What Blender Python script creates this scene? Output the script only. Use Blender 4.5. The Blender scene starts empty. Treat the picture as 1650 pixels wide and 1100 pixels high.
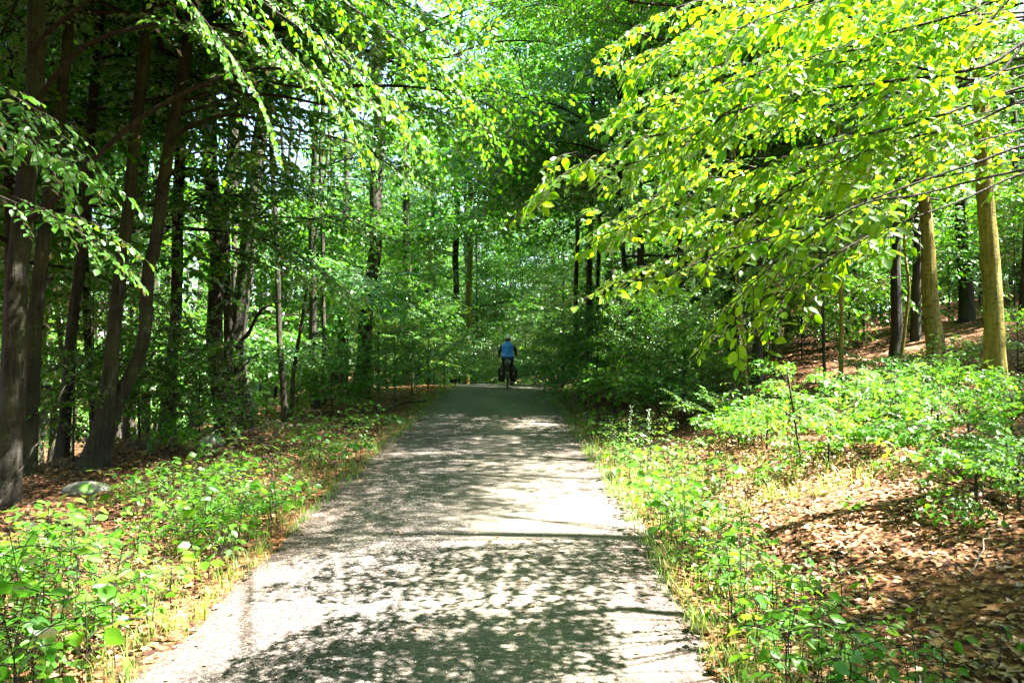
import bpy, math, random
import numpy as np
from mathutils import Vector, Matrix, Quaternion

scene = bpy.context.scene
COL = scene.collection
R = math.radians

# ------------------------------------------------------------------ camera
FPX, CAMZ, HROW = 1350.0, 1.7, 575.0          # focal length in pixels of the 1650 px wide photograph, eye height, horizon row
cam_data = bpy.data.cameras.new('camera')
cam_data.sensor_width = 36.0
cam_data.lens = 36.0 * FPX / 1650.0
cam_data.clip_end = 2000.0
cam_data.clip_start = 0.05
cam = bpy.data.objects.new('camera', cam_data)
COL.objects.link(cam)
cam.location = (0, 0, CAMZ)
cam.rotation_euler = (R(90) + math.atan((HROW - 550.0) / FPX), 0, 0)
scene.camera = cam

# ------------------------------------------------------------------ sky, sun, exposure
SUN_AZ, SUN_EL = R(93), R(57)                  # azimuth from +Y towards +X
SUN = Vector((math.cos(SUN_EL) * math.sin(SUN_AZ), math.cos(SUN_EL) * math.cos(SUN_AZ), math.sin(SUN_EL)))
world = bpy.data.worlds.new('World')
scene.world = world
world.use_nodes = True
wn = world.node_tree
sky = wn.nodes.new('ShaderNodeTexSky')
sky.sky_type = 'NISHITA'
sky.sun_disc = False
sky.sun_elevation = SUN_EL
sky.sun_rotation = SUN_AZ
sky.dust_density = 1.2
wn.links.new(sky.outputs[0], wn.nodes['Background'].inputs[0])
wn.nodes['Background'].inputs[1].default_value = 0.05
sun_data = bpy.data.lights.new('sun', 'SUN')
sun_data.energy = 5.0
sun_data.angle = R(0.53)
sun_data.color = (1.0, 0.95, 0.85)
sun = bpy.data.objects.new('sun', sun_data)
COL.objects.link(sun)
sun.rotation_euler = SUN.to_track_quat('Z', 'Y').to_euler()
sun.location = (20, 20, 40)

vs = scene.view_settings
vs.view_transform = 'Standard'
vs.look = 'None'
vs.exposure = 3.95
vs.gamma = 1.0
scene.render.engine = 'CYCLES'
cy = scene.cycles
cy.max_bounces = 6
cy.diffuse_bounces = 4
cy.glossy_bounces = 2
cy.transmission_bounces = 4
cy.transparent_max_bounces = 4
cy.caustics_reflective = False
cy.caustics_refractive = False
cy.sample_clamp_indirect = 6.0
cy.use_denoising = True

# ------------------------------------------------------------------ helpers
def tag(o, label=None, cat=None, group=None, kind=None):
    if label: o['label'] = label
    if cat: o['category'] = cat
    if group: o['group'] = group
    if kind: o['kind'] = kind
    return o

def link(o, parent=None):
    COL.objects.link(o)
    if parent is not None: o.parent = parent
    return o

def new(name, mesh, parent=None, loc=None):
    o = link(bpy.data.objects.new(name, mesh), parent)
    if loc is not None: o.location = loc
    return o

def empty(name, loc=(0, 0, 0)):
    o = link(bpy.data.objects.new(name, None))
    o.location = loc
    o.empty_display_size = 0.2
    return o

def make_mesh(name, verts, faces, mats, midx=None, smooth=True):
    """faces: list of arrays (n,k) or one array; midx: matching list of material indices."""
    me = bpy.data.meshes.new(name)
    verts = np.asarray(verts, dtype=np.float32).reshape(-1, 3)
    if isinstance(faces, np.ndarray): faces = [faces]
    faces = [np.asarray(f, dtype=np.int32) for f in faces if len(f)]
    loops = np.concatenate([f.ravel() for f in faces])
    tot = np.concatenate([np.full(len(f), f.shape[1], dtype=np.int32) for f in faces])
    start = np.concatenate(([0], np.cumsum(tot)[:-1])).astype(np.int32)
    me.vertices.add(len(verts)); me.vertices.foreach_set('co', verts.ravel())
    me.loops.add(len(loops)); me.loops.foreach_set('vertex_index', loops)
    me.polygons.add(len(tot))
    me.polygons.foreach_set('loop_start', start)
    me.polygons.foreach_set('loop_total', tot)
    if midx is not None:
        mi = np.concatenate([np.full(len(f), m, dtype=np.int32) for f, m in zip(faces, midx)])
        me.polygons.foreach_set('material_index', mi)
    if smooth: me.polygons.foreach_set('use_smooth', np.ones(len(tot), dtype=bool))
    for m in mats: me.materials.append(m)
    me.update(calc_edges=True)
    return me

def smoothstep(a, b, x):
    t = np.clip((np.asarray(x, dtype=float) - a) / (b - a), 0, 1)
    return t * t * (3 - 2 * t)

def spline(pts, n):
    """Catmull-Rom resampling of a polyline (m,k) to n points."""
    P = np.asarray(pts, dtype=float)
    m = len(P)
    Q = np.vstack([2 * P[0] - P[1], P, 2 * P[-1] - P[-2]])
    t = np.linspace(0, m - 1, n)
    i = np.minimum(t.astype(int), m - 2); f = (t - i)[:, None]
    p0, p1, p2, p3 = Q[i], Q[i + 1], Q[i + 2], Q[i + 3]
    return 0.5 * (2 * p1 + (p2 - p0) * f + (2 * p0 - 5 * p1 + 4 * p2 - p3) * f ** 2 + (3 * p1 - p0 - 3 * p2 + p3) * f ** 3)

def tube(pts, rad, sides=8, cap=True, shape=None):
    """verts, quads of a tube along pts; shape(i, angles) gives radius factors."""
    P = np.asarray(pts, dtype=float); n = len(P)
    rad = np.broadcast_to(np.asarray(rad, dtype=float), (n,))
    T = np.gradient(P, axis=0); T /= np.linalg.norm(T, axis=1)[:, None] + 1e-9
    ref = np.array([0, 0, 1.0]) if abs(T[:, 2]).mean() < 0.8 else np.array([1.0, 0, 0])
    A = np.cross(T, ref); A /= np.linalg.norm(A, axis=1)[:, None] + 1e-9
    B = np.cross(T, A)
    ang = np.arange(sides) * 2 * math.pi / sides
    V = np.empty((n, sides, 3))
    for i in range(n):
        f = shape(i, ang) if shape else 1.0
        r = rad[i] * f
        V[i] = P[i] + np.outer(np.cos(ang) * r, A[i]) + np.outer(np.sin(ang) * r, B[i])
    idx = np.arange(n * sides).reshape(n, sides)
    a = idx[:-1]; b = np.roll(idx, -1, axis=1)[:-1]; c = np.roll(idx, -1, axis=1)[1:]; d = idx[1:]
    F = np.stack([a, d, c, b], axis=-1).reshape(-1, 4)
    V = V.reshape(-1, 3)
    if cap:
        V = np.vstack([V, P[:1], P[-1:]])
        k = n * sides
        i0, i1 = idx[0], idx[-1]
        caps = np.vstack([np.stack([i0, np.roll(i0, -1), np.full(sides, k), np.full(sides, k)], -1),
                          np.stack([np.roll(i1, -1), i1, np.full(sides, k + 1), np.full(sides, k + 1)], -1)])
        return V, F, caps[:, :3]
    return V, F, np.zeros((0, 3), dtype=int)

class MB:
    """collects shapes into one mesh"""
    def __init__(self): self.v = []; self.q = []; self.t = []; self.n = 0
    def add(self, V, Q=None, T=None):
        V = np.asarray(V, dtype=float)
        if Q is not None and len(Q): self.q.append(np.asarray(Q) + self.n)
        if T is not None and len(T): self.t.append(np.asarray(T) + self.n)
        self.v.append(V); self.n += len(V)
        return self
    def tube(self, pts, rad, sides=8, cap=True, shape=None):
        V, Q, T = tube(pts, rad, sides, cap, shape); return self.add(V, Q, T)
    def box(self, c, s, rot=None):
        x, y, z = [k / 2 for k in s]
        V = np.array([(a * x, b * y, d * z) for a in (-1, 1) for b in (-1, 1) for d in (-1, 1)])
        if rot is not None: V = V @ np.array(rot).T
        Q = np.array([(0, 1, 3, 2), (4, 6, 7, 5), (0, 4, 5, 1), (2, 3, 7, 6), (0, 2, 6, 4), (1, 5, 7, 3)])
        return self.add(V + np.array(c), Q)
    def ball(self, c, s, nu=12, nv=8, fn=None):
        V = []
        for j in range(nv + 1):
            th = math.pi * j / nv
            for i in range(nu):
                ph = 2 * math.pi * i / nu
                p = [math.sin(th) * math.cos(ph), math.sin(th) * math.sin(ph), math.cos(th)]
                if fn: p = fn(p)
                V.append((c[0] + p[0] * s[0], c[1] + p[1] * s[1], c[2] + p[2] * s[2]))
        Q = [(j * nu + i, (j + 1) * nu + i, (j + 1) * nu + (i + 1) % nu, j * nu + (i + 1) % nu) for j in range(nv) for i in range(nu)]
        return self.add(V, Q)
    def build(self, name, mat, parent=None, smooth=True, loc=None):
        fs = []
        if self.q: fs.append(np.vstack(self.q))
        if self.t: fs.append(np.vstack(self.t))
        me = make_mesh(name, np.vstack(self.v), fs, [mat] if mat else [], smooth=smooth)
        return new(name, me, parent, loc)

# ------------------------------------------------------------------ the lie of the land
ROAD_X, ROAD_W = -0.42, 1.62
def road_x(y):
    y = np.asarray(y, dtype=float)
    return ROAD_X + 0.010 * np.clip(y - 31, 0, 60) ** 2
def road_z(y):
    y = np.asarray(y, dtype=float)
    up = 0.029 * np.clip(y - 4.4, 0, 23.5)
    return up + 0.02 * np.clip(y - 27.9, 0, 1.5) - 0.05 * np.clip(y - 30.0, 0, 14)
def bumps(x, y):
    return (np.sin(x * 1.7 + 0.6 * np.sin(y * 1.1)) * np.sin(y * 1.3 + 1.0) * 0.035 + np.sin(x * 0.63 + 2) * np.sin(y * 0.47 + x * 0.2) * 0.10)
def ground_z(x, y):
    x = np.asarray(x, dtype=float); y = np.asarray(y, dtype=float)
    u = x - road_x(y)
    ur = np.clip(u - ROAD_W, 0, None); ul = np.clip(-u - ROAD_W, 0, None)
    z = road_z(y)
    z = z + np.where(u > 0, 0.21 * np.clip(ur - 0.9, 0, 80) - 0.05 * smoothstep(0, 0.6, ur) * (1 - smoothstep(0.6, 1.6, ur)), 0)
    z = z - np.where(u < 0, 0.30 * np.clip(ul - 3.9, 0, 12) * smoothstep(3.9, 5.5, ul) + 0.03 * smoothstep(0, .5, ul), 0)
    off = smoothstep(0.15, 1.2, np.maximum(ur, ul))
    under = 0.06 * (1 - smoothstep(-0.35, 0.02, np.abs(u) - ROAD_W))
    return z + bumps(x, y) * off - under
def gz(x, y): return float(ground_z(x, y))
def at(px, row, d):
    """the place seen at a pixel of the photograph, d metres ahead"""
    return Vector(((px - 825.0) / FPX * d, d, CAMZ + (HROW - row) / FPX * d))

# ------------------------------------------------------------------ materials
def mat(name):
    m = bpy.data.materials.new(name); m.use_nodes = True
    nt = m.node_tree
    for n in list(nt.nodes): nt.nodes.remove(n)
    out = nt.nodes.new('ShaderNodeOutputMaterial')
    return m, nt, out
def N(nt, typ, **kw):
    n = nt.nodes.new(typ)
    for k, v in kw.items():
        if hasattr(n, k) and k != 'inputs': setattr(n, k, v)
    return n
def ramp(nt, stops):
    r = nt.nodes.new('ShaderNodeValToRGB')
    el = r.color_ramp.elements
    while len(el) > 1: el.remove(el[-1])
    el[0].position, el[0].color = stops[0][0], (*stops[0][1], 1)
    for p, c in stops[1:]:
        e = el.new(p); e.color = (*c, 1)
    return r

def plain(name, col, rough=0.6, metal=0.0, var=0.12, scale=20.0):
    m, nt, out = mat(name)
    b = N(nt, 'ShaderNodeBsdfPrincipled')
    tc = N(nt, 'ShaderNodeTexCoord'); no = N(nt, 'ShaderNodeTexNoise'); no.inputs['Scale'].default_value = scale
    nt.links.new(tc.outputs['Object'], no.inputs['Vector'])
    r = ramp(nt, [(0.3, tuple(c * (1 - var) for c in col)), (0.7, tuple(min(1, c * (1 + var)) for c in col))])
    nt.links.new(no.outputs['Fac'], r.inputs[0]); nt.links.new(r.outputs[0], b.inputs['Base Color'])
    b.inputs['Roughness'].default_value = rough; b.inputs['Metallic'].default_value = metal
    nt.links.new(b.outputs[0], out.inputs[0])
    return m

def leaf_mat(name, dark, light, tdark, tlight, gloss=1.0, trans=0.45, rough=0.42):
    m, nt, out = mat(name)
    geo = N(nt, 'ShaderNodeNewGeometry'); oi = N(nt, 'ShaderNodeObjectInfo')
    add = N(nt, 'ShaderNodeMath', operation='ADD'); fr = N(nt, 'ShaderNodeMath', operation='FRACT')
    mul = N(nt, 'ShaderNodeMath', operation='MULTIPLY'); mul.inputs[1].default_value = 3.7
    nt.links.new(oi.outputs['Random'], mul.inputs[0])
    nt.links.new(geo.outputs['Random Per Island'], add.inputs[0]); nt.links.new(mul.outputs[0], add.inputs[1])
    nt.links.new(add.outputs[0], fr.inputs[0])
    r1 = ramp(nt, [(0, dark), (1, light)]); r2 = ramp(nt, [(0, tdark), (1, tlight)])
    nt.links.new(fr.outputs[0], r1.inputs[0]); nt.links.new(fr.outputs[0], r2.inputs[0])
    d = N(nt, 'ShaderNodeBsdfDiffuse'); t = N(nt, 'ShaderNodeBsdfTranslucent')
    nt.links.new(r1.outputs[0], d.inputs[0]); nt.links.new(r2.outputs[0], t.inputs[0])
    mx = N(nt, 'ShaderNodeMixShader'); mx.inputs[0].default_value = trans
    nt.links.new(d.outputs[0], mx.inputs[1]); nt.links.new(t.outputs[0], mx.inputs[2])
    g = N(nt, 'ShaderNodeBsdfGlossy'); g.inputs['Roughness'].default_value = rough
    g.inputs['Color'].default_value = (0.95, 1, 0.97, 1)
    f = N(nt, 'ShaderNodeFresnel'); f.inputs['IOR'].default_value = 1.45
    fm = N(nt, 'ShaderNodeMath', operation='MULTIPLY'); fm.inputs[1].default_value = gloss
    nt.links.new(f.outputs[0], fm.inputs[0])
    m2 = N(nt, 'ShaderNodeMixShader')
    nt.links.new(fm.outputs[0], m2.inputs[0]); nt.links.new(mx.outputs[0], m2.inputs[1]); nt.links.new(g.outputs[0], m2.inputs[2])
    nt.links.new(m2.outputs[0], out.inputs[0])
    return m

M = {}
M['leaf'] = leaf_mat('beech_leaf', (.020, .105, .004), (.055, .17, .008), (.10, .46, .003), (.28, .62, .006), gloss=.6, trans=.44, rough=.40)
M['leaf_bright'] = leaf_mat('bright_beech_leaf', (.035, .12, .004), (.08, .19, .007), (.16, .50, .002), (.48, .74, .005), gloss=.45, trans=.66)  # paler, yellower and more translucent than the other beech leaves
M['leaf_herb'] = leaf_mat('herb_leaf', (.028, .13, .006), (.07, .20, .010), (.09, .44, .004), (.30, .60, .008), gloss=.5, trans=.48, rough=.4)
M['grass'] = leaf_mat('grass_blade', (.07, .15, .02), (.17, .25, .05), (.2, .42, .02), (.42, .56, .05), gloss=.6, trans=.45)
M['litter'] = leaf_mat('dead_leaf', (.07, .024, .010), (.56, .30, .14), (.14, .04, .008), (.46, .22, .06), gloss=.9, trans=.2, rough=.4)

def bark(name, c0, c1, c2, moss=0.0):
    m, nt, out = mat(name)
    b = N(nt, 'ShaderNodeBsdfPrincipled'); b.inputs['Roughness'].default_value = .85
    b.inputs['Specular IOR Level'].default_value = .25
    geo = N(nt, 'ShaderNodeNewGeometry'); mp = N(nt, 'ShaderNodeMapping')
    mp.inputs['Scale'].default_value = (16, 16, 1.3)
    nt.links.new(geo.outputs['Position'], mp.inputs[0])
    n1 = N(nt, 'ShaderNodeTexNoise'); n1.inputs['Scale'].default_value = 1.6; n1.inputs['Detail'].default_value = 6; n1.inputs['Roughness'].default_value = .65
    nt.links.new(mp.outputs[0], n1.inputs['Vector'])
    r = ramp(nt, [(.3, c0), (.52, c1), (.75, c2)])
    nt.links.new(n1.outputs['Fac'], r.inputs[0])
    n2 = N(nt, 'ShaderNodeTexNoise'); n2.inputs['Scale'].default_value = 2.2; n2.inputs['Detail'].default_value = 5
    nt.links.new(geo.outputs['Position'], n2.inputs['Vector'])
    r2 = ramp(nt, [(.44, (0, 0, 0)), (.62, (1, 1, 1))])
    nt.links.new(n2.outputs['Fac'], r2.inputs[0])
    mx = N(nt, 'ShaderNodeMixRGB'); mx.inputs[2].default_value = (.075, .085, .03, 1)
    mm = N(nt, 'ShaderNodeMath', operation='MULTIPLY'); mm.inputs[1].default_value = moss
    nt.links.new(r2.outputs[0], mm.inputs[0]); nt.links.new(mm.outputs[0], mx.inputs[0]); nt.links.new(r.outputs[0], mx.inputs[1])
    nt.links.new(mx.outputs[0], b.inputs['Base Color'])
    n3 = N(nt, 'ShaderNodeTexNoise'); n3.inputs['Scale'].default_value = 11; n3.inputs['Detail'].default_value = 8; n3.inputs['Roughness'].default_value = .7
    mp3 = N(nt, 'ShaderNodeMapping'); mp3.inputs['Scale'].default_value = (1, 1, 1.8)
    nt.links.new(geo.outputs['Position'], mp3.inputs[0]); nt.links.new(mp3.outputs[0], n3.inputs['Vector'])
    r3 = ramp(nt, [(.36, (.35, .33, .30)), (.5, (1, 1, 1)), (.68, (1.0, 1.0, 1.0)), (.76, (1.5, 1.5, 1.4))]); nt.links.new(n3.outputs['Fac'], r3.inputs[0])
    mb3 = N(nt, 'ShaderNodeMixRGB', blend_type='MULTIPLY'); mb3.inputs[0].default_value = .8
    nt.links.new(mx.outputs[0], mb3.inputs[1]); nt.links.new(r3.outputs[0], mb3.inputs[2]); nt.links.new(mb3.outputs[0], b.inputs['Base Color'])
    hs = N(nt, 'ShaderNodeMath', operation='MULTIPLY_ADD'); hs.inputs[1].default_value = .6
    nt.links.new(n3.outputs['Fac'], hs.inputs[0]); nt.links.new(n1.outputs['Fac'], hs.inputs[2])
    bp = N(nt, 'ShaderNodeBump'); bp.inputs['Strength'].default_value = .9; bp.inputs['Distance'].default_value = .04
    nt.links.new(hs.outputs[0], bp.inputs['Height']); nt.links.new(bp.outputs[0], b.inputs['Normal'])
    nt.links.new(b.outputs[0], out.inputs[0])
    return m
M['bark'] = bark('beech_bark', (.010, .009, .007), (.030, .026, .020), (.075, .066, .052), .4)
M['bark_pale_lit'] = bark('pale_lit_beech_bark', (.12, .10, .018), (.25, .205, .038), (.36, .30, .08), .35)  # sunlight's yellow on the slope trunks painted into the bark; sticks share it
M['twig'] = bark('twig_bark', (.014, .010, .008), (.035, .025, .019), (.07, .055, .042), 0)
M['deadwood'] = bark('dead_wood', (.14, .10, .07), (.26, .20, .15), (.40, .33, .27), .1)

# forest floor
def floor_mat():
    m, nt, out = mat('forest_floor')
    b = N(nt, 'ShaderNodeBsdfPrincipled'); b.inputs['Roughness'].default_value = .9; b.inputs['Specular IOR Level'].default_value = .2
    geo = N(nt, 'ShaderNodeNewGeometry')
    v = N(nt, 'ShaderNodeTexVoronoi'); v.inputs['Scale'].default_value = 22
    n0 = N(nt, 'ShaderNodeTexNoise'); n0.inputs['Scale'].default_value = 14; n0.inputs['Detail'].default_value = 4
    nt.links.new(geo.outputs['Position'], n0.inputs['Vector'])
    mixv = N(nt, 'ShaderNodeVectorMath', operation='MULTIPLY_ADD'); mixv.inputs[1].default_value = (.06, .06, .06)
    nt.links.new(n0.outputs['Color'], mixv.inputs[0]); nt.links.new(geo.outputs['Position'], mixv.inputs[2])
    nt.links.new(mixv.outputs[0], v.inputs['Vector'])
    sep = N(nt, 'ShaderNodeSeparateColor'); nt.links.new(v.outputs['Color'], sep.inputs[0])
    r = ramp(nt, [(0, (.03, .013, .008)), (.35, (.085, .033, .014)), (.7, (.19, .08, .03)), (1, (.34, .18, .085))])
    nt.links.new(sep.outputs[0], r.inputs[0])
    n1 = N(nt, 'ShaderNodeTexNoise'); n1.inputs['Scale'].default_value = .9; n1.inputs['Detail'].default_value = 6
    nt.links.new(geo.outputs['Position'], n1.inputs['Vector'])
    r1 = ramp(nt, [(.4, (.55, .5, .48)), (.65, (1, 1, 1))]); nt.links.new(n1.outputs['Fac'], r1.inputs[0])
    mx = N(nt, 'ShaderNodeMixRGB', blend_type='MULTIPLY'); mx.inputs[0].default_value = .8
    nt.links.new(r.outputs[0], mx.inputs[1]); nt.links.new(r1.outputs[0], mx.inputs[2])
    nt.links.new(mx.outputs[0], b.inputs['Base Color'])
    bp = N(nt, 'ShaderNodeBump'); bp.inputs['Strength'].default_value = .9; bp.inputs['Distance'].default_value = .03
    nt.links.new(v.outputs['Distance'], bp.inputs['Height']); nt.links.new(bp.outputs[0], b.inputs['Normal'])
    nt.links.new(b.outputs[0], out.inputs[0])
    return m
M['floor'] = floor_mat()

def road_mat():
    m, nt, out = mat('chip_seal_road')
    b = N(nt, 'ShaderNodeBsdfPrincipled'); b.inputs['Roughness'].default_value = .85; b.inputs['Specular IOR Level'].default_value = .3
    geo = N(nt, 'ShaderNodeNewGeometry')
    v = N(nt, 'ShaderNodeTexVoronoi'); v.inputs['Scale'].default_value = 75; v.inputs['Randomness'].default_value = 1
    nt.links.new(geo.outputs['Position'], v.inputs['Vector'])
    sep = N(nt, 'ShaderNodeSeparateColor'); nt.links.new(v.outputs['Color'], sep.inputs[0])
    r = ramp(nt, [(0, (.027, .022, .022)), (.45, (.084, .071, .068)), (.8, (.17, .147, .132)), (1, (.46, .39, .32))])
    nt.links.new(sep.outputs[0], r.inputs[0])
    # pale worn strip and brown edges, both from the distance across the road stored on the mesh
    at_ = N(nt, 'ShaderNodeAttribute', attribute_name='across')
    n1 = N(nt, 'ShaderNodeTexNoise'); n1.inputs['Scale'].default_value = 1.1; n1.inputs['Detail'].default_value = 6; n1.inputs['Roughness'].default_value = .6
    nt.links.new(geo.outputs['Position'], n1.inputs['Vector'])
    n3 = N(nt, 'ShaderNodeTexNoise'); n3.inputs['Scale'].default_value = 9; n3.inputs['Detail'].default_value = 6; n3.inputs['Roughness'].default_value = .7
    nt.links.new(geo.outputs['Position'], n3.inputs['Vector'])
    # worn strip
    mr = N(nt, 'ShaderNodeMath', operation='SUBTRACT'); mr.inputs[1].default_value = .30
    nt.links.new(at_.outputs['Fac'], mr.inputs[0])
    ab = N(nt, 'ShaderNodeMath', operation='ABSOLUTE'); nt.links.new(mr.outputs[0], ab.inputs[0])
    nz = N(nt, 'ShaderNodeMath', operation='MULTIPLY_ADD'); nz.inputs[1].default_value = -.55; 
    nt.links.new(n1.outputs['Fac'], nz.inputs[0]); nt.links.new(ab.outputs[0], nz.inputs[2])
    rs = ramp(nt, [(0.0, (.75, .75, .75)), (.25, (0, 0, 0))]); nt.links.new(nz.outputs[0], rs.inputs[0])
    dust = N(nt, 'ShaderNodeMixRGB'); dust.inputs[2].default_value = (.18, .156, .118, 1)
    dm = N(nt, 'ShaderNodeMath', operation='MULTIPLY'); dm.inputs[1].default_value = .75
    nt.links.new(rs.outputs[0], dm.inputs[0]); nt.links.new(dm.outputs[0], dust.inputs[0]); nt.links.new(r.outputs[0], dust.inputs[1])
    # brown edges
    ab2 = N(nt, 'ShaderNodeMath', operation='ABSOLUTE'); nt.links.new(at_.outputs['Fac'], ab2.inputs[0])
    ne = N(nt, 'ShaderNodeMath', operation='MULTIPLY_ADD'); ne.inputs[1].default_value = .9
    nt.links.new(n3.outputs['Fac'], ne.inputs[0]); nt.links.new(ab2.outputs[0], ne.inputs[2])
    re = ramp(nt, [(.62, (0, 0, 0)), (1.0, (1, 1, 1))])
    sc = N(nt, 'ShaderNodeMath', operation='MULTIPLY'); sc.inputs[1].default_value = .58
    nt.links.new(ne.outputs[0], sc.inputs[0]); nt.links.new(sc.outputs[0], re.inputs[0])
    brn = N(nt, 'ShaderNodeMixRGB')
    rb = ramp(nt, [(0, (.035, .018, .012)), (.6, (.10, .05, .03)), (1, (.22, .12, .07))]); nt.links.new(sep.outputs[1], rb.inputs[0])
    em = N(nt, 'ShaderNodeMath', operation='MULTIPLY'); em.inputs[1].default_value = .85
    nt.links.new(re.outputs[0], em.inputs[0])
    nt.links.new(em.outputs[0], brn.inputs[0]); nt.links.new(dust.outputs[0], brn.inputs[1]); nt.links.new(rb.outputs[0], brn.inputs[2])
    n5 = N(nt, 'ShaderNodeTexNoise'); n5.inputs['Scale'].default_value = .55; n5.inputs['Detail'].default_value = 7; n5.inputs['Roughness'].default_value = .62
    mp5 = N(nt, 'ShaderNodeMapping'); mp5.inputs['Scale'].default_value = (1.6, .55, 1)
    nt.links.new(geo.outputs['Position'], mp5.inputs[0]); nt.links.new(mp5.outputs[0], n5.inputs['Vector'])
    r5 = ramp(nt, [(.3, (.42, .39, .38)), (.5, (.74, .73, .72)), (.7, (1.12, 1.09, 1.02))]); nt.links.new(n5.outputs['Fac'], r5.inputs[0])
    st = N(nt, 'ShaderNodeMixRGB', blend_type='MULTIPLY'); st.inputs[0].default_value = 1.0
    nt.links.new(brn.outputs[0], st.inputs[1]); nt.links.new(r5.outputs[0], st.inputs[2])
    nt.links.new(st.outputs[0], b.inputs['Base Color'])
    bp = N(nt, 'ShaderNodeBump'); bp.inputs['Strength'].default_value = .8; bp.inputs['Distance'].default_value = .008; bp.invert = True
    nt.links.new(v.outputs['Distance'], bp.inputs['Height']); nt.links.new(bp.outputs[0], b.inputs['Normal'])
    nt.links.new(b.outputs[0], out.inputs[0])
    return m
M['road'] = road_mat()

# ------------------------------------------------------------------ ground and road
def axis(lo, hi, fine_lo, fine_hi, step, grow):
    a = list(np.arange(fine_lo, fine_hi, step)); s = step
    x = a[-1]
    while x < hi: s *= grow; x += s; a.append(x)
    s = step; x = a[0]
    while x > lo: s *= grow; x -= s; a.insert(0, x)
    return np.array(a)
gx = axis(-400, 400, -9, 13, .16, 1.12); gy = axis(-200, 600, 1, 46, .2, 1.12)
X, Y = np.meshgrid(gx, gy)
Z = ground_z(X, Y)
nx, ny = len(gx), len(gy)
idx = np.arange(nx * ny).reshape(ny, nx)
F = np.stack([idx[:-1, :-1], idx[:-1, 1:], idx[1:, 1:], idx[1:, :-1]], -1).reshape(-1, 4)
ground = new('ground', make_mesh('ground', np.stack([X, Y, Z], -1).reshape(-1, 3), F, [M['floor']]))
tag(ground, kind='structure')

rng = np.random.default_rng(3)
ys = np.concatenate([np.arange(-12, 34, .12), np.arange(34, 75, .5)])
na = 25
acr = np.linspace(-1, 1, na)
wob_l = np.interp(ys, np.arange(-14, 80, .7), rng.normal(0, .07, len(np.arange(-14, 80, .7))))
wob_r = np.interp(ys, np.arange(-14, 80, .6), rng.normal(0, .07, len(np.arange(-14, 80, .6))))
RV = np.empty((len(ys), na, 3)); AC = np.empty((len(ys), na))
for j, y in enumerate(ys):
    half = ROAD_W + .04 + .16 * smoothstep(5, 10, y)
    off = acr * half + np.where(acr < 0, -wob_l[j], wob_r[j]) * np.abs(acr) ** 4
    edge = np.clip((np.abs(acr) - .93) / .07, 0, 1)
    RV[j, :, 0] = road_x(y) + off
    RV[j, :, 1] = y
    RV[j, :, 2] = road_z(y) + .025 * (1 - acr ** 2) - .07 * edge
    AC[j] = acr
idx = np.arange(len(ys) * na).reshape(len(ys), na)
F = np.stack([idx[:-1, :-1], idx[:-1, 1:], idx[1:, 1:], idx[1:, :-1]], -1).reshape(-1, 4)
rme = make_mesh('road', RV.reshape(-1, 3), F, [M['road']])
a = rme.attributes.new('across', 'FLOAT', 'POINT'); a.data.foreach_set('value', AC.ravel().astype(np.float32))
road = new('road', rme); tag(road, kind='structure')

# ------------------------------------------------------------------ leaves, twigs, boughs
# templates: (along, across, up) in leaf lengths
LO_T = np.array([(0, 0, 0), (.45, .31, .05), (1, 0, -.06), (.45, -.31, .05)])
LO_F = np.array([(0, 2, 1), (0, 3, 2)])
HI_T = np.array([(0, 0, 0), (.5, 0, -.01), (1, 0, -.12), (.2, .21, .045), (.5, .30, .05), (.8, .17, -.02), (.2, -.21, .045), (.5, -.30, .05), (.8, -.17, -.02)])
HI_F = np.array([(0, 1, 4, 3), (1, 2, 5, 4), (0, 6, 7, 1), (1, 7, 8, 2)])
LIT_T = np.array([(0, 0, .1), (.45, .30, .22), (1, 0, .12), (.45, -.30, .16), (.5, 0, 0)])
LIT_F = np.array([(0, 4, 1), (1, 4, 2), (2, 4, 3), (3, 4, 0)])

def leaf_frames(D, Nn):
    D = D / (np.linalg.norm(D, axis=1)[:, None] + 1e-9)
    S = np.cross(Nn, D); S /= np.linalg.norm(S, axis=1)[:, None] + 1e-9
    U = np.cross(D, S)
    return D, S, U
def leaf_geo(B, D, Nn, size, tmpl, faces):
    D, S, U = leaf_frames(D, Nn)
    sz = size[:, None, None]
    V = B[:, None, :] + sz * (tmpl[None, :, 0:1] * D[:, None, :] + tmpl[None, :, 1:2] * S[:, None, :] + tmpl[None, :, 2:3] * U[:, None, :])
    n, k = len(B), len(tmpl)
    Fs = (np.arange(n) * k)[:, None, None] + faces[None]
    return V.reshape(-1, 3), Fs.reshape(-1, faces.shape[1])

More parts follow.
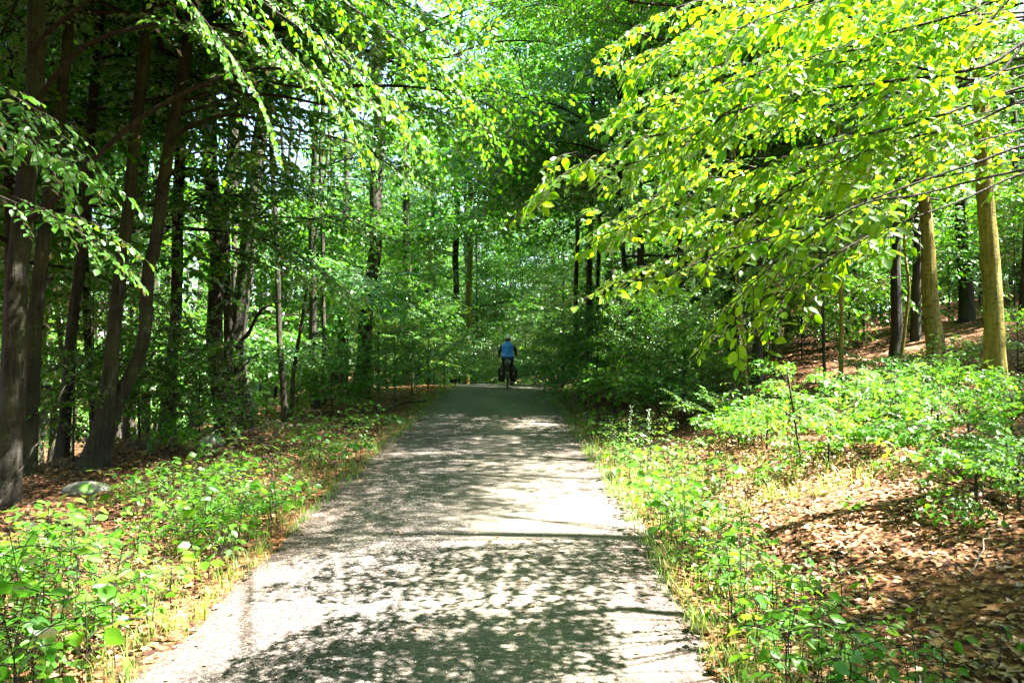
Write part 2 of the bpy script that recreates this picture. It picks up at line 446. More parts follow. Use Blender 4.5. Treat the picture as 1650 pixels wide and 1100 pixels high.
def grow(pts, rng, tw_len, tw_step, leaf, leaf_step, droop=.15, t0=.1, r0=.02, up=(0, 0, 1), subs=True, noise=.35, npts=24, flat=1.0, env=None, hang=.45):
    """one leafy limb: returns leaf arrays (base, direction, normal, size) and wood [(pts, radii)]"""
    P = spline(pts, npts)
    seg = np.linalg.norm(np.diff(P, axis=0), axis=1); cum = np.concatenate(([0], np.cumsum(seg))); L = cum[-1]
    def pos(s): return np.array([np.interp(s, cum, P[:, k]) for k in range(3)])
    T = np.gradient(P, axis=0); T /= np.linalg.norm(T, axis=1)[:, None]
    def tan(s): 
        t = np.array([np.interp(s, cum, T[:, k]) for k in range(3)]); return t / np.linalg.norm(t)
    up = np.array(up, dtype=float)
    wood = [(P, np.interp(cum, [0, L], [r0, max(.0025, r0 * .12)]))]
    B, D, Nn, Sz = [], [], [], []
    def leaves_on(Q, plane_up, step, side0):
        q = np.linalg.norm(np.diff(Q, axis=0), axis=1); c = np.concatenate(([0], np.cumsum(q)))
        s, side = step * .6, side0
        while s < c[-1] + step * .3:
            ss = min(s, c[-1])
            p = np.array([np.interp(ss, c, Q[:, k]) for k in range(3)])
            i = min(np.searchsorted(c, ss), len(Q) - 1); i = max(i, 1)
            t = Q[i] - Q[i - 1]; t = t / (np.linalg.norm(t) + 1e-9)
            sd = np.cross(t, plane_up); sd /= np.linalg.norm(sd) + 1e-9
            a = R(rng.uniform(25, 75)) * side
            if ss >= c[-1]: a *= .2
            d = t * math.cos(a) + sd * math.sin(a) + np.array([0, 0, -rng.uniform(.0, hang)])
            n = plane_up + rng.normal(0, noise, 3)
            B.append(p); D.append(d); Nn.append(n); Sz.append(leaf * rng.uniform(.5, 1.3))
            side = -side; s += step * rng.uniform(.75, 1.3)
    s, side = t0 * L, 1
    while s < L:
        t = s / L
        T0 = tan(s); sd = np.cross(T0, up); sd /= np.linalg.norm(sd) + 1e-9
        pu = np.cross(sd, T0) * flat + up * (1 - flat); pu /= np.linalg.norm(pu)
        a = R(rng.uniform(38, 66)) * side
        e = env(t) if env else (.35 + .9 * (1 - t) ** .7) * min(1, .35 + t * 2.5)
        ln = tw_len * e * rng.uniform(.7, 1.15)
        d0 = T0 * math.cos(a) + sd * math.sin(a) + up * rng.normal(0, .13)
        p0 = pos(s)
        u = np.linspace(0, 1, 6)[:, None]
        Q = p0 + d0 * ln * u + T0 * ln * .18 * u ** 2 - np.array([0, 0, 1.0]) * droop * ln * u ** 2
        wood.append((Q, np.linspace(max(.0032, r0 * .25), .0015, 6)))
        leaves_on(Q[1:], pu, leaf_step, side)
        if subs:
            v, vs_ = .22, 1
            while v < .95:
                k = v * 5; i = int(k); p1 = Q[i] * (1 - (k - i)) + Q[min(i + 1, 5)] * (k - i)
                td = Q[min(i + 1, 5)] - Q[i]; td /= np.linalg.norm(td) + 1e-9
                s2 = np.cross(td, pu); s2 /= np.linalg.norm(s2) + 1e-9
                a2 = R(rng.uniform(35, 60)) * vs_
                l2 = ln * .42 * (1 - .5 * v) * rng.uniform(.6, 1.2)
                d2 = td * math.cos(a2) + s2 * math.sin(a2) + up * rng.normal(0, .12)
                uu = np.linspace(0, 1, 4)[:, None]
                Q2 = p1 + d2 * l2 * uu - np.array([0, 0, 1.0]) * droop * l2 * uu ** 2
                wood.append((Q2, np.linspace(.0020, .0010, 4)))
                leaves_on(Q2, pu, leaf_step, vs_)
                vs_ = -vs_; v += max(.10, .17 / max(ln, .3)) * rng.uniform(.8, 1.2)
        side = -side; s += tw_step * rng.uniform(.75, 1.3)
    leaves_on(P[-max(3, npts // 6):], up, leaf_step, 1)
    return [np.array(B), np.array(D), np.array(Nn), np.array(Sz)], wood

def wood_geo(wood, sides=4, min_r=0, maxn=None):
    mb = MB()
    for k, (P, r) in enumerate(wood):
        if maxn and k >= maxn: break
        mb.tube(P, r, sides if k else max(6, sides), cap=False)
    return np.vstack(mb.v), np.vstack(mb.q)

def bough_mesh(name, leaves, wood, tmpl, faces, leafmat, sides=3, maxn=None):
    LV, LF = leaf_geo(*leaves, tmpl, faces)
    WV, WF = wood_geo(wood, sides, maxn=maxn)
    return make_mesh(name, np.vstack([LV, WV]), [LF, WF + len(LV)], [leafmat, M['twig']], [0, 1])

def straight(L, rng, droop, sag=.0):
    x = np.linspace(0, 1, 5)
    return np.stack([x * L, np.cumsum(rng.normal(0, .04 * L, 5)) * x, .12 * L * np.sin(x * 2.2) - droop * L * x ** 2], -1)

BOUGH = {'near': [], 'mid': [], 'far': []}
def cluster(L, seed, n, tw_len, tw_step, leaf, leaf_step, r0, thick, **kw):
    """a limb with n side limbs, some above and some below it: a leafy bough with depth"""
    r = np.random.default_rng(seed)
    main = straight(L, r, .20)
    P = spline(main, 20)
    lv, wd = grow(main, r, tw_len, tw_step, leaf, leaf_step, t0=.22, r0=r0, **kw)
    LV = [lv]; W0 = [wd[0]]; WR = wd[1:]
    for k in range(n):
        i = int(3 + 13 * (k + r.uniform(.2, .8)) / n)
        sg = 1 if k % 2 else -1
        l2 = L * r.uniform(.38, .6)
        a = sg * R(r.uniform(28, 62)); up = r.uniform(-.5, .75) * thick
        x = np.linspace(0, 1, 4)
        Q = P[i] + np.stack([x * l2 * math.cos(a), x * l2 * math.sin(a), up * l2 * x - .12 * l2 * x ** 2], -1)
        lv, wd = grow(Q, r, tw_len * .7, tw_step, leaf, leaf_step, t0=.15, r0=r0 * .5, **kw)
        LV.append(lv); W0.append(wd[0]); WR += wd[1:]
    return [np.concatenate([l[k] for l in LV]) for k in range(4)], W0 + WR
for k in range(5):
    lv, wd = cluster(2.0, 100 + k, 2, .62, .12, .072, .050, .016, .5, droop=.25)
    BOUGH['near'].append(bough_mesh('bough_near', lv, wd, HI_T, HI_F, M['leaf']))
    if k == 0: print('near leaves', len(lv[0]))
for k in range(5):
    lv, wd = cluster(3.0, 200 + k, 4, 1.0, .19, .10, .062, .026, .6, droop=.2)
    BOUGH['mid'].append(bough_mesh('bough_mid', lv, wd, LO_T, LO_F, M['leaf'], maxn=120))
    if k == 0: print('mid leaves', len(lv[0]))
for k in range(5):
    lv, wd = cluster(4.4, 300 + k, 6, 1.5, .27, .15, .088, .026, .75, droop=.2, noise=.45)
    BOUGH['far'].append(bough_mesh('bough_far', lv, wd, LO_T, LO_F, M['leaf'], maxn=24))
    if k == 0: print('far leaves', len(lv[0]))
BLEN = {'near': 2.0, 'mid': 3.0, 'far': 4.4}

# ------------------------------------------------------------------ where the wood opens to the sun
# sunlit patches on the ground: centre x, y, half-sizes
LIT = [(-1.1, 8.1, .4, .12), (.5, 9.2, .6, .2), (-1.2, 9.7, .3, .1), (.9, 10.4, .3, .14), (-.5, 7.1, .3, .08), (-.9, 12.2, .3, .1), (.7, 16.5, .3, .1), (-1.2, 19.5, .3, .1), (0, 22.5, .3, .1), (-1.2, 24.6, .3, .15), (.5, 27.2, .4, .15), (-.5, 29.5, .4, .2), (-.14, 26.8, .25, .2),
       (2.8, 9.2, 1.5, 2.1), (3.9, 10.4, 1.6, 1.7), (5.4, 11.6, 1.4, 1.0), (3.3, 7.4, 1.1, .9), (4.2, 8.6, .9, .9), (6.9, 12.8, .8, .6), (2.0, 12.4, .6, .8), (3.3, 6.0, .4, .3), (4.3, 7.0, .5, .3), (2.5, 5.3, .25, .2),
       (-3.0, 6.0, .5, .5), (-2.9, 8.0, .4, .6), (-2.8, 10.6, .4, .6), (-3.7, 7.0, .4, .5), (-3.1, 4.9, .3, .3), (-2.5, 13, .4, .5), (-3.8, 15.5, .6, .3),
       (4.0, 14.6, .7, .25), (6.8, 17.5, .8, .3), (-.4, 14.6, .4, .15)]
SHAFTS = [((1.2, 4.8, 3.4), 1.7), ((2.3, 5.2, 3.6), 1.8), ((1.7, 4.4, 2.3), 1.3), ((.5, 4.6, 2.7), 1.0), ((2.8, 6, 4), .9),
          ((-1.6, 7.4, 4.2), 1.3), ((-2.6, 7.0, 4.3), 1.1), ((-.7, 8.4, 3.8), 1.1), ((-3.4, 6.2, 3.3), .9), ((-3.2, 6.4, 2.6), .7),
          ((6.6, 12, 3.5), .7), ((8.2, 16.6, 4), .7), ((-.6, 34, 6), 1.5), ((3, 18, 5), 1.0), ((-3, 20, 6), 1.2)]
_r = random.Random(5)
for _k in range(60):
    _y = _r.uniform(17, 62); _x = _r.uniform(-.62, .62) * _y
    if abs(_x + .4) < 2.5 and _y < 32: continue
    SHAFTS.append(((_x, _y, gz(_x, _y) + _r.uniform(2, 6)), _r.uniform(1.1, 2.2)))
for _k in range(26):
    _y = _r.uniform(17, 50); _x = _r.uniform(-.62, -.14) * _y
    SHAFTS.append(((_x, _y, gz(_x, _y) + _r.uniform(2, 7)), _r.uniform(1.1, 2.2)))
SH = [(Vector(c), r) for c, r in SHAFTS]
SHADED = []                                     # where boughs throw their shade: (x, y, radius)
def in_shaft(p, rad):
    for c, r in SH:
        d = p - c; t = d.dot(SUN)
        if t > .3 and (d - SUN * t).length < r + rad: return True
    return False
def shade_at(p):
    k = (p.z - (.25 + .2 * max(0, p.x - 3))) / SUN.z
    return p.x - SUN.x * k, p.y - SUN.y * k

NB = [0]
def bough_ok(root, d, L, kind):
    c = root + d * L * .55
    rad = L * .36
    if c.y > -1 and c.length < 40:
        if (c - Vector((0, 0, CAMZ))).length < 4.6 + rad and c.z < 6.5: return False
        # keep the view along the road open
        if abs(c.x - float(road_x(c.y))) < 1.7 + rad * .6 and c.z - float(road_z(c.y)) < 2.6 + rad + .05 * c.y and c.y < 44: return False
    if in_shaft(c, rad * .45): return False
    if c.y < 34 and c.z > 2.5:
        for f in (.3, .55, .8):
            qx, qy = shade_at(root + d * L * f)
            m0 = .17 * L * (1.1 - .5 * f)
            for ex, ey, rx, ry in LIT:
                m = m0 * 2.1 if 1.4 < ex < 6 and 6.8 < ey < 12 else m0
                if ((qx - ex) / (rx + m)) ** 2 + ((qy - ey) / (ry + m)) ** 2 < 1: return False
    return True

def add_bough(tree, root, az, pitch, scale, kind, rnd, roll=0.0, check=True, mesh=None):
    """a leafy bough (part of tree, whose origin is at its base); root in world space"""
    L = BLEN[kind] * scale
    d = Vector((math.cos(pitch) * math.cos(az), math.cos(pitch) * math.sin(az), math.sin(pitch)))
    if check and not bough_ok(root, d, L, kind): return None
    if kind in ('far', 'mid'): SHADED.append((*shade_at(root + d * L * .55), L * .33))
    o = bpy.data.objects.new('bough', mesh or rnd.choice(BOUGH[kind]))
    COL.objects.link(o); o.parent = tree
    o.matrix_basis = Matrix.Translation(root - tree.location) @ Matrix.Rotation(az, 4, 'Z') @ Matrix.Rotation(-pitch, 4, 'Y') @ Matrix.Rotation(roll, 4, 'X') @ Matrix.Scale(scale, 4)
    NB[0] += 1
    return o

# ------------------------------------------------------------------ trunks
def trunk_mesh(P, rads, seed, sides=14, flare=1.0, bm='bark', groove=.065):
    rg = np.random.default_rng(seed)
    n = len(P)
    ph = rg.uniform(0, 6.28, 6)
    h = P[:, 2] - P[0, 2]
    kn = [(rg.uniform(.3, 7), rg.uniform(0, 6.28), rg.uniform(.05, .16), rg.uniform(.12, .3)) for _ in range(9)]
    P = P.copy(); P[:, 0] += .25 * rads * np.sin(h * 1.9 + ph[5]) * (h > .3); P[:, 1] += .25 * rads * np.sin(h * 1.4 + ph[0]) * (h > .3)
    def shape(i, ang):
        f = sum(a_ * np.exp(-((h[i] - hh) / (w_ * .8)) ** 2 - ((np.mod(ang - aa + math.pi, 2 * math.pi) - math.pi) / .5) ** 2) for hh, aa, a_, w_ in kn)
        f = f + 1 + .025 * np.sin(9 * ang + ph[3] + h[i] * .6) + groove * np.sin(3 * ang + ph[0] + h[i] * .25) + groove * .7 * np.sin(5 * ang + ph[1] - h[i] * .2) + .02 * np.sin(ang * 2 + h[i] * 1.7 + ph[4])
        b = math.exp(-max(h[i] - .25, 0) / .35) * flare
        return f * (1 + b * (.35 + .28 * np.sin(4 * ang + ph[2]) + .18 * np.sin(7 * ang + ph[3])))
    mb = MB().tube(P, rads, sides, cap=True, shape=shape)
    fs = [np.vstack(mb.q)]
    if mb.t: fs.append(np.vstack(mb.t))
    return make_mesh('trunk', np.vstack(mb.v), fs, [M[bm]])

def place_tree(name, label, pts, height, seed, bm='bark', group=None, flare=1.0, cat='tree', sides=14):
    """pts: [(x, y, z, radius)] from the ground up; carried on to the height"""
    rnd = random.Random(seed)
    A = np.array(pts, dtype=float)
    base = A[0].copy()
    zg = gz(base[0], base[1])
    A[:, :3] -= 0
    low = A[0].copy(); low[2] = zg - .35
    A[0, 2] = zg + .02
    top = A[-1]
    if top[2] < height + zg - 1:
        dirn = (A[-1, :3] - A[-2, :3]); dirn /= np.linalg.norm(dirn)
        dirn = dirn * .5 + np.array([0, 0, .5]); dirn /= dirn[2]
        rest = height + zg - top[2]
        for f in (.33, .66, 1.0):
            A = np.vstack([A, [*(top[:3] + dirn * rest * f + np.array([rnd.gauss(0, .1), rnd.gauss(0, .1), 0])), top[3] * (1 - f) + .03 * f + .0]])
    A = np.vstack([low, A])
    n = max(14, int((A[-1, 2] - A[0, 2]) / (.3 if sides > 12 else .5)))
    S = spline(A, n * 2)
    # finer near the foot
    root = empty(name, (float(base[0]), float(base[1]), zg))
    tag(root, label, cat, group)
    P = S[:, :3] - np.array(root.location)
    me = trunk_mesh(P, np.maximum(S[:, 3], .012), seed, sides=sides, flare=flare, bm=bm)
    new('trunk', me, root)
    root_axis = S
    return root, root_axis

def axis_at(S, z):
    return Vector([float(np.interp(z, S[:, 2], S[:, k])) for k in range(3)]), float(np.interp(z, S[:, 2], S[:, 3]))

def dress(tree, S, h0, h1, n, kind, seed, smin=.7, smax=1.15, low_pitch=-8, top_pitch=40, bias=None, check=True):
    rnd = random.Random(seed)
    zb = tree.location.z
    az = rnd.uniform(0, 6.28)
    for i in range(n):
        t = (i + rnd.random()) / n
        z = zb + h0 + (h1 - h0) * t
        p, r = axis_at(S, z)
        az += 2.4 + rnd.uniform(-.5, .5)
        a = az if bias is None or rnd.random() > .45 else bias + rnd.gauss(0, .7)
        pit = R(low_pitch + (top_pitch - low_pitch) * t ** 1.5 + rnd.gauss(0, 9))
        sc = rnd.uniform(smin, smax) * (1.0 - .45 * max(0, t - .55) / .45)
        add_bough(tree, p, a, pit, sc, kind, rnd, roll=R(rnd.gauss(0, 12)), check=check)

def px_tree(pp, d, widths, lean=0.0):
    """pixels (x,row) from base to top at distance d (d may drift) -> [(x,y,z,r)]"""
    out = []
    for i, (x, r) in enumerate(pp):
        dd = d + lean * i
        w = at(x, r, dd)
        wd = np.interp(i, np.linspace(0, len(pp) - 1, len(widths)), widths)
        out.append((w.x, w.y, w.z, wd / FPX * dd / 2))
    return out

LISTED = [
 # label, pixels base->top, distance, widths(px), height, bark, boughs from
 ('furrowed grey beech trunk at the left edge of the picture', [(12, 808), (20, 560), (32, 380), (45, 200), (55, 0)], 9.0, [46, 40, 34, 31], 17, 'bark'),
 ('crooked slim beech with a sunlit strip just behind the leftmost furrowed trunk', [(40, 765), (52, 600), (66, 450), (78, 300), (96, 150), (108, 0)], 10.6, [30, 25, 22, 18], 15, 'bark'),
 ('dark beech rising in the top left corner behind the furrowed trunk', [(28, 740), (18, 500), (14, 250), (12, 0)], 13.0, [26, 24, 22, 20], 18, 'bark'),
 ('slender dark beech hidden low by leaves, third trunk from the left edge', [(98, 735), (110, 640), (121, 480), (144, 230), (155, 0)], 12.4, [24, 20, 18, 16], 16, 'bark'),
 ('leaning dark beech sharing its foot with a curved trunk beside it', [(146, 762), (166, 660), (184, 540), (200, 400), (214, 210), (234, 40)], 11.0, [40, 28, 24, 22, 20], 16, 'bark'),
 ('sharply curved beech trunk sweeping up and right from the shared foot', [(163, 752), (192, 645), (226, 560), (236, 440), (252, 380), (277, 200), (298, 50)], 11.15, [34, 24, 22, 22, 20], 16, 'bark'),
 ('straight dark beech between the curved trunk and the paired trunks', [(268, 690), (278, 580), (285, 420), (286, 280), (290, 60)], 14.6, [24, 21, 20, 19], 17, 'bark'),
 ('thick dark beech of the close pair, with a broken pale splinter at its foot', [(360, 698), (352, 600), (347, 430), (339, 255), (331, 90)], 15.4, [36, 29, 26, 24], 18, 'bark'),
 ('thin dark beech pressed against the right side of the thick paired trunk', [(374, 690), (366, 560), (364, 420), (368, 236), (374, 60)], 15.7, [20, 17, 15, 14], 16, 'bark'),
 ('mossy grey beech standing beside the fallen branches left of the road', [(397, 672), (386, 560), (391, 440), (399, 370), (418, 220), (436, 20)], 16.6, [36, 30, 28, 26], 18, 'bark'),
 ('slim straight dark pole tree right of the mossy grey beech', [(459, 655), (452, 560), (446, 440), (440, 300)], 18.0, [12, 11, 10, 9], 11, 'bark'),
 ('thin slanting sapling trunk crossing behind the slim straight pole tree', [(470, 648), (474, 590), (492, 480), (506, 400), (520, 300)], 18.8, [9, 7, 6, 5], 9, 'bark'),
 ('dark trunk left half of the twin trunks behind the curled fallen branch', [(508, 640), (505, 540), (503, 420), (505, 250)], 21.0, [15, 14, 13, 12], 15, 'bark'),
 ('narrow dark trunk right half of the twin trunks behind the curled fallen branch', [(523, 636), (521, 520), (519, 400), (516, 250)], 21.6, [10, 9, 8, 8], 14, 'bark'),
 ('stout black trunk among saplings where the left verge nears the crest', [(580, 628), (586, 560), (594, 480), (602, 400), (608, 250)], 23.0, [34, 27, 25, 24], 18, 'bark'),
 ('broad dark trunk just past the crest at the end of the road', [(730, 622), (733, 540), (735, 400), (738, 250)], 37.0, [14, 13, 12, 11], 17, 'bark'),
 ('brown lit trunk beside the dark one past the crest at the end of the road', [(752, 622), (754, 540), (757, 400), (757, 250)], 39.0, [12, 11, 10, 9], 17, 'bark_pale_lit'),
 ('tall sunlit yellowish beech trunk, nearest on the right-hand slope', [(1607, 632), (1600, 470), (1592, 290), (1580, 100), (1575, 0)], 12.0, [50, 40, 35, 30], 11, 'bark_pale_lit'),
 ('second sunlit yellowish beech trunk on the slope, with a twisted scar', [(1508, 560), (1497, 430), (1489, 330), (1475, 90), (1470, 0)], 16.6, [40, 30, 24, 21], 18, 'bark_pale_lit'),
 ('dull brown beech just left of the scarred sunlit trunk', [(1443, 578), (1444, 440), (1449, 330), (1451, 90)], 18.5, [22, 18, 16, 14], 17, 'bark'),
 ('thin wavy sapling stem between the dull brown beech and the scarred trunk', [(1452, 570), (1460, 520), (1466, 460), (1458, 400), (1462, 330)], 18.0, [7, 6, 5, 4], 6, 'bark_pale_lit'),
 ('straight sunlit pole sapling standing alone in the leaf litter', [(1355, 600), (1356, 500), (1352, 400), (1350, 250)], 14.8, [11, 10, 9, 8], 9, 'bark_pale_lit'),
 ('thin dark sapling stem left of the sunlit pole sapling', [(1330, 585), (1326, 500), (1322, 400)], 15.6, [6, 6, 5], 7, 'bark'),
 ('short pale stem under the lowest hanging bright leaves', [(1203, 612), (1200, 560), (1190, 480), (1180, 380)], 15.0, [8, 6, 6, 5], 7, 'bark_pale_lit'),
 ('brown trunk in shade behind the lowest hanging bright leaves', [(1222, 600), (1222, 540), (1220, 400), (1216, 200)], 18.6, [20, 17, 15, 14], 16, 'bark'),
 ('black trunk deep in shade between the two sunlit trunks', [(1556, 535), (1556, 450), (1552, 250)], 23.0, [28, 25, 22], 17, 'bark'),
 ('dark trunk tucked behind the left side of the scarred sunlit trunk', [(1476, 560), (1478, 450), (1480, 250)], 21.0, [18, 17, 15], 17, 'bark'),
 ('slim trunk above the green thicket right of the cyclist, left of a close pair', [(928, 620), (928, 520), (930, 400), (932, 200)], 27.0, [10, 9, 8, 8], 15, 'bark'),
 ('dark left trunk of the close pair above the green thicket', [(950, 600), (950, 480), (952, 380), (955, 150)], 24.0, [13, 11, 10, 9], 16, 'bark'),
 ('brown right trunk of the close pair above the green thicket', [(965, 600), (964, 480), (966, 380), (968, 150)], 25.0, [10, 8, 8, 7], 15, 'bark'),
 ('grey trunk with a light rim behind the thicket, below the leaf tips', [(1036, 600), (1034, 500), (1032, 420), (1030, 200)], 21.0, [18, 15, 14, 13], 17, 'bark'),
 ('leaning dark trunk left of the grey rim-lit trunk behind the thicket', [(1022, 600), (1016, 500), (1006, 420), (998, 250)], 23.0, [12, 10, 9, 8], 15, 'bark'),
 ('dark trunk behind the thicket right of the grey rim-lit trunk', [(1100, 600), (1098, 500), (1096, 420), (1090, 200)], 22.0, [16, 14, 13, 12], 16, 'bark'),
]
TREES = {}
FOOT = []
for i, (label, pp, d, wd, hgt, bm) in enumerate(LISTED):
    P = px_tree(pp, d, [w * (.66 if bm == 'bark_pale_lit' and d < 18 else .84) for w in wd])
    thin = max(wd) < 12
    t, S = place_tree('sapling' if thin else 'beech_tree', label, P, hgt, 500 + i, bm, cat='sapling' if thin else 'tree', sides=10 if d > 17 else 16, flare=.5 if thin else (.7 if bm == 'bark_pale_lit' else .9))
    TREES[i] = (t, S, d); FOOT.append((t.location.x, t.location.y))
    h0 = 1.6 if thin else (5.8 if d < 13 and i < 10 else 4.2 if d < 13 else (2.4 if i > 26 else 3.2))
    kind = 'mid' if d < 20 else 'far'
    side = math.pi if t.location.x > 0 else 0.0
    dress(t, S, h0, hgt * .97, 8 if thin else (34 if kind == 'mid' else 30), kind, 900 + i, .45 if thin else .9, .7 if thin else 1.5, bias=side)

# ------------------------------------------------------------------ the rest of the wood
rnd = random.Random(11)
spots = list(FOOT)
def far_enough(x, y, m): return all((x - a) ** 2 + (y - b) ** 2 > m * m for a, b in spots)
ZONES = []
def scatter(n, xr, yr, mind, test):
    got = []
    tries = 0
    while len(got) < n and tries < n * 60:
        tries += 1
        x, y = rnd.uniform(*xr), rnd.uniform(*yr)
        if not far_enough(x, y, mind) or not test(x, y): continue
        spots.append((x, y)); got.append((x, y))
    return got
off_road = lambda x, y, m=3.4: abs(x - float(road_x(y))) > m
inview = lambda x, y: y > 2 and abs(x) < y * .68 + 1.5
# trees beside and behind the photographer: their crowns make the shade
SHADE_TREES = []
shade = scatter(26, (-16, 20), (-12, 19), 3.6, lambda x, y: off_road(x, y, 3.2) and not inview(x, y))
for k, (x, y) in enumerate(shade):
    h = rnd.uniform(15, 20); r0 = rnd.uniform(.09, .13)
    zg = gz(x, y)
    t, S = place_tree('beech_tree', 'tall beech standing beside the road out of the picture', [(x, y, zg, r0), (x + rnd.gauss(0, .2), y + rnd.gauss(0, .2), zg + h * .5, r0 * .7)], h, 2000 + k, group='roadside beeches out of the picture', sides=8)
    SHADE_TREES.append((t, S))
    dress(t, S, 5.5, h * .98, 26, 'far', 2100 + k, .85, 1.25, bias=math.pi if x > 0 else 0)
left_far = scatter(44, (-34, -3), (21, 62), 3.3, lambda x, y: off_road(x, y) and abs(x) < y * .75 + 2 and (y > 24 or x < -8))
left_in = scatter(10, (-18, -8), (14, 24), 2.6, lambda x, y: abs(x) < y * .75 + 1 and x < -7.5)
left_slim = scatter(22, (-16, -4.5), (13.5, 32), 1.5, lambda x, y: off_road(x, y, 4.2) and abs(x) < y * .66 and x < -.16 * y)
right_far = scatter(70, (2, 50), (23, 66), 3.3, lambda x, y: off_road(x, y, 3.0) and abs(x) < y * .8 + 4)
slope_in = scatter(16, (9, 24), (20, 32), 2.4, lambda x, y: x > .40 * y and abs(x) < y * .75 + 1)
end_far = scatter(26, (-12, 12), (42, 75), 3.3, lambda x, y: off_road(x, y, 3.0))
WOOD = []
def behind(x, y):
    """what the tree stands behind in the picture"""
    p = 825 + x / y * FPX
    for lim, w in ((60, 'the leftmost furrowed trunk'), (200, 'the leaning dark trunks'), (310, 'the straight dark beech'), (420, 'the close pair and the mossy beech'), (540, 'the twin trunks'),
                   (640, 'the stout black trunk'), (730, 'the pale saplings on the left verge'), (800, 'the crest left of the cyclist'), (900, 'the cyclist at the crest'), (1010, 'the close pair of trunks above the thicket'),
                   (1160, 'the grey rim-lit trunk and thicket'), (1290, 'the lowest hanging bright leaves'), (1400, 'the sunlit pole sapling'), (1530, 'the scarred sunlit trunk'), (9999, 'the nearest sunlit trunk')):
        if p < lim: return w
def wood(spots_, label, group, seed, h0r, n=18):
    for k, (x, y) in enumerate(spots_):
        h = rnd.uniform(13, 19); r0 = rnd.uniform(.10, .22); zg = gz(x, y)
        w = ('slim ' if r0 < .14 else 'stout ' if r0 > .18 else '') + label + ' behind ' + behind(x, y)
        t, S = place_tree('beech_tree', w, [(x, y, zg, r0), (x + rnd.gauss(0, .3), y + rnd.gauss(0, .3), zg + h * .5, r0 * .7)], h, seed + k, group=group + ' behind ' + behind(x, y), sides=8)
        WOOD.append((t, S))
        dress(t, S, rnd.uniform(*h0r), h * .98, n, 'far', seed + 500 + k, .75, 1.2, bias=math.pi if x > float(road_x(y)) else 0)
wood(left_far, 'dark beech deep in the wood', 'beeches deep in the wood', 3000, (1.2, 3.0))
for k, (x, y) in enumerate(left_slim):
    h = rnd.uniform(11, 15); r0 = rnd.uniform(.05, .10); zg = gz(x, y); lx = rnd.gauss(0, .5)
    w = ('thin ' if r0 < .075 else 'slender ') + ('leaning ' if abs(lx) > .45 else '') + 'black trunk in the shade behind ' + behind(x, y)
    t, S = place_tree('beech_tree', w, [(x, y, zg, r0), (x + lx * .5, y, zg + h * .3, r0 * .85), (x + lx, y + rnd.gauss(0, .3), zg + h * .6, r0 * .6)], h, 3800 + k, group='slim trunks behind ' + behind(x, y), sides=8, flare=.6)
    dress(t, S, 5.5, h * .98, 12, 'far', 3850 + k, .6, .9)
    WOOD.append((t, S))
wood(left_in, 'dark beech down the bank', 'beeches down the bank', 3600, (2.5, 4))
wood(right_far, 'dark beech far up the slope', 'beeches far up the slope', 4000, (1.0, 2.6), 22)
wood(slope_in, 'dim beech up the slope', 'beeches up the slope', 4600, (1.4, 2.6), 18)
wood(end_far, 'leafy beech closing the view far', 'beeches closing the view', 5000, (.6, 1.5), 22)

# ------------------------------------------------------------------ low boughs reaching over the road
LEAF_ME = {}
for nm in ('leaf_bright', 'leaf', 'leaf_herb'):
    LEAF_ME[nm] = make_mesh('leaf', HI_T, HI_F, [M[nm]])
def leaf_object(parent, b, d, n, size, nm, wide=1.0):
    D, S_, U = leaf_frames(d[None], n[None])
    m = Matrix([(D[0][k], S_[0][k], U[0][k], b[k]) for k in range(3)] + [(0, 0, 0, 1)])
    o = bpy.data.objects.new('leaf', LEAF_ME[nm]); COL.objects.link(o); o.parent = parent
    o.matrix_basis = m @ Matrix.Diagonal((size, size * wide, size, 1))
    return o
def on_photo(p):
    if p[1] < .5: return None
    return 825 + p[0] / p[1] * FPX, HROW - (p[2] - CAMZ) / p[1] * FPX

def custom_boughs(tree, S, specs, leafmat, leaf, leaf_step, tw_len, tw_step, seed, single=0, tmpl=None, faces=None, **kw):
    """specs: list of (pixels, d0, d1, t0, r0); each becomes one bough grown out of the trunk"""
    loc = np.array(tree.location)
    allv = []
    for i, (pp, d0, d1, t0, r0) in enumerate(specs):
        rg = np.random.default_rng(seed + i)
        pts = [np.array(at(x, r, d0 + (d1 - d0) * k / (len(pp) - 1))) for k, (x, r) in enumerate(pp)]
        first = pts[0]
        ax, rr = axis_at(S, min(max(first[2] - .45 * abs(first[0] - S[0, 0]) * .35, loc[2] + 1.2), S[-1, 2] - .5))
        ax = np.array(ax)
        gap = np.linalg.norm(first - ax); extra = 0
        if gap > .12:
            pts = [ax] + ([ax * .5 + first * .5 + np.array([0, 0, .06 * gap])] if gap > .8 else []) + pts
            tot = sum(np.linalg.norm(np.array(pts[k + 1]) - np.array(pts[k])) for k in range(len(pts) - 1))
            t0 = (gap + t0 * (tot - gap)) / tot
        P = np.array(pts) - loc
        lv, wd = grow(P, rg, tw_len, tw_step, leaf, leaf_step, t0=t0, r0=r0, npts=40, **kw)
        allv.append((lv, wd))
    if single:
        sc = []
        for i, (lv, wd) in enumerate(allv):
            for j in range(len(lv[0])):
                w = lv[0][j] + loc; q = on_photo(w)
                if q and 0 < q[0] < 1650 and 0 < q[1] < 1100: sc.append((lv[3][j] / w[1], i, j))
        sc.sort(reverse=True)
        pick = {}
        for _, i, j in sc[:single]: pick.setdefault(i, set()).add(j)
    for i, (lv, wd) in enumerate(allv):
        keep = np.ones(len(lv[0]), dtype=bool)
        sel = pick.get(i, set()) if single else set()
        for j in sel: keep[j] = False
        me = bough_mesh('bough_low', [a[keep] for a in lv], wd, HI_T if tmpl is None else tmpl, HI_F if faces is None else faces, M[leafmat], sides=4)
        o = new('bough', me, tree)
        for j in sorted(sel): leaf_object(o, lv[0][j], lv[1][j], lv[2][j], lv[3][j], leafmat)

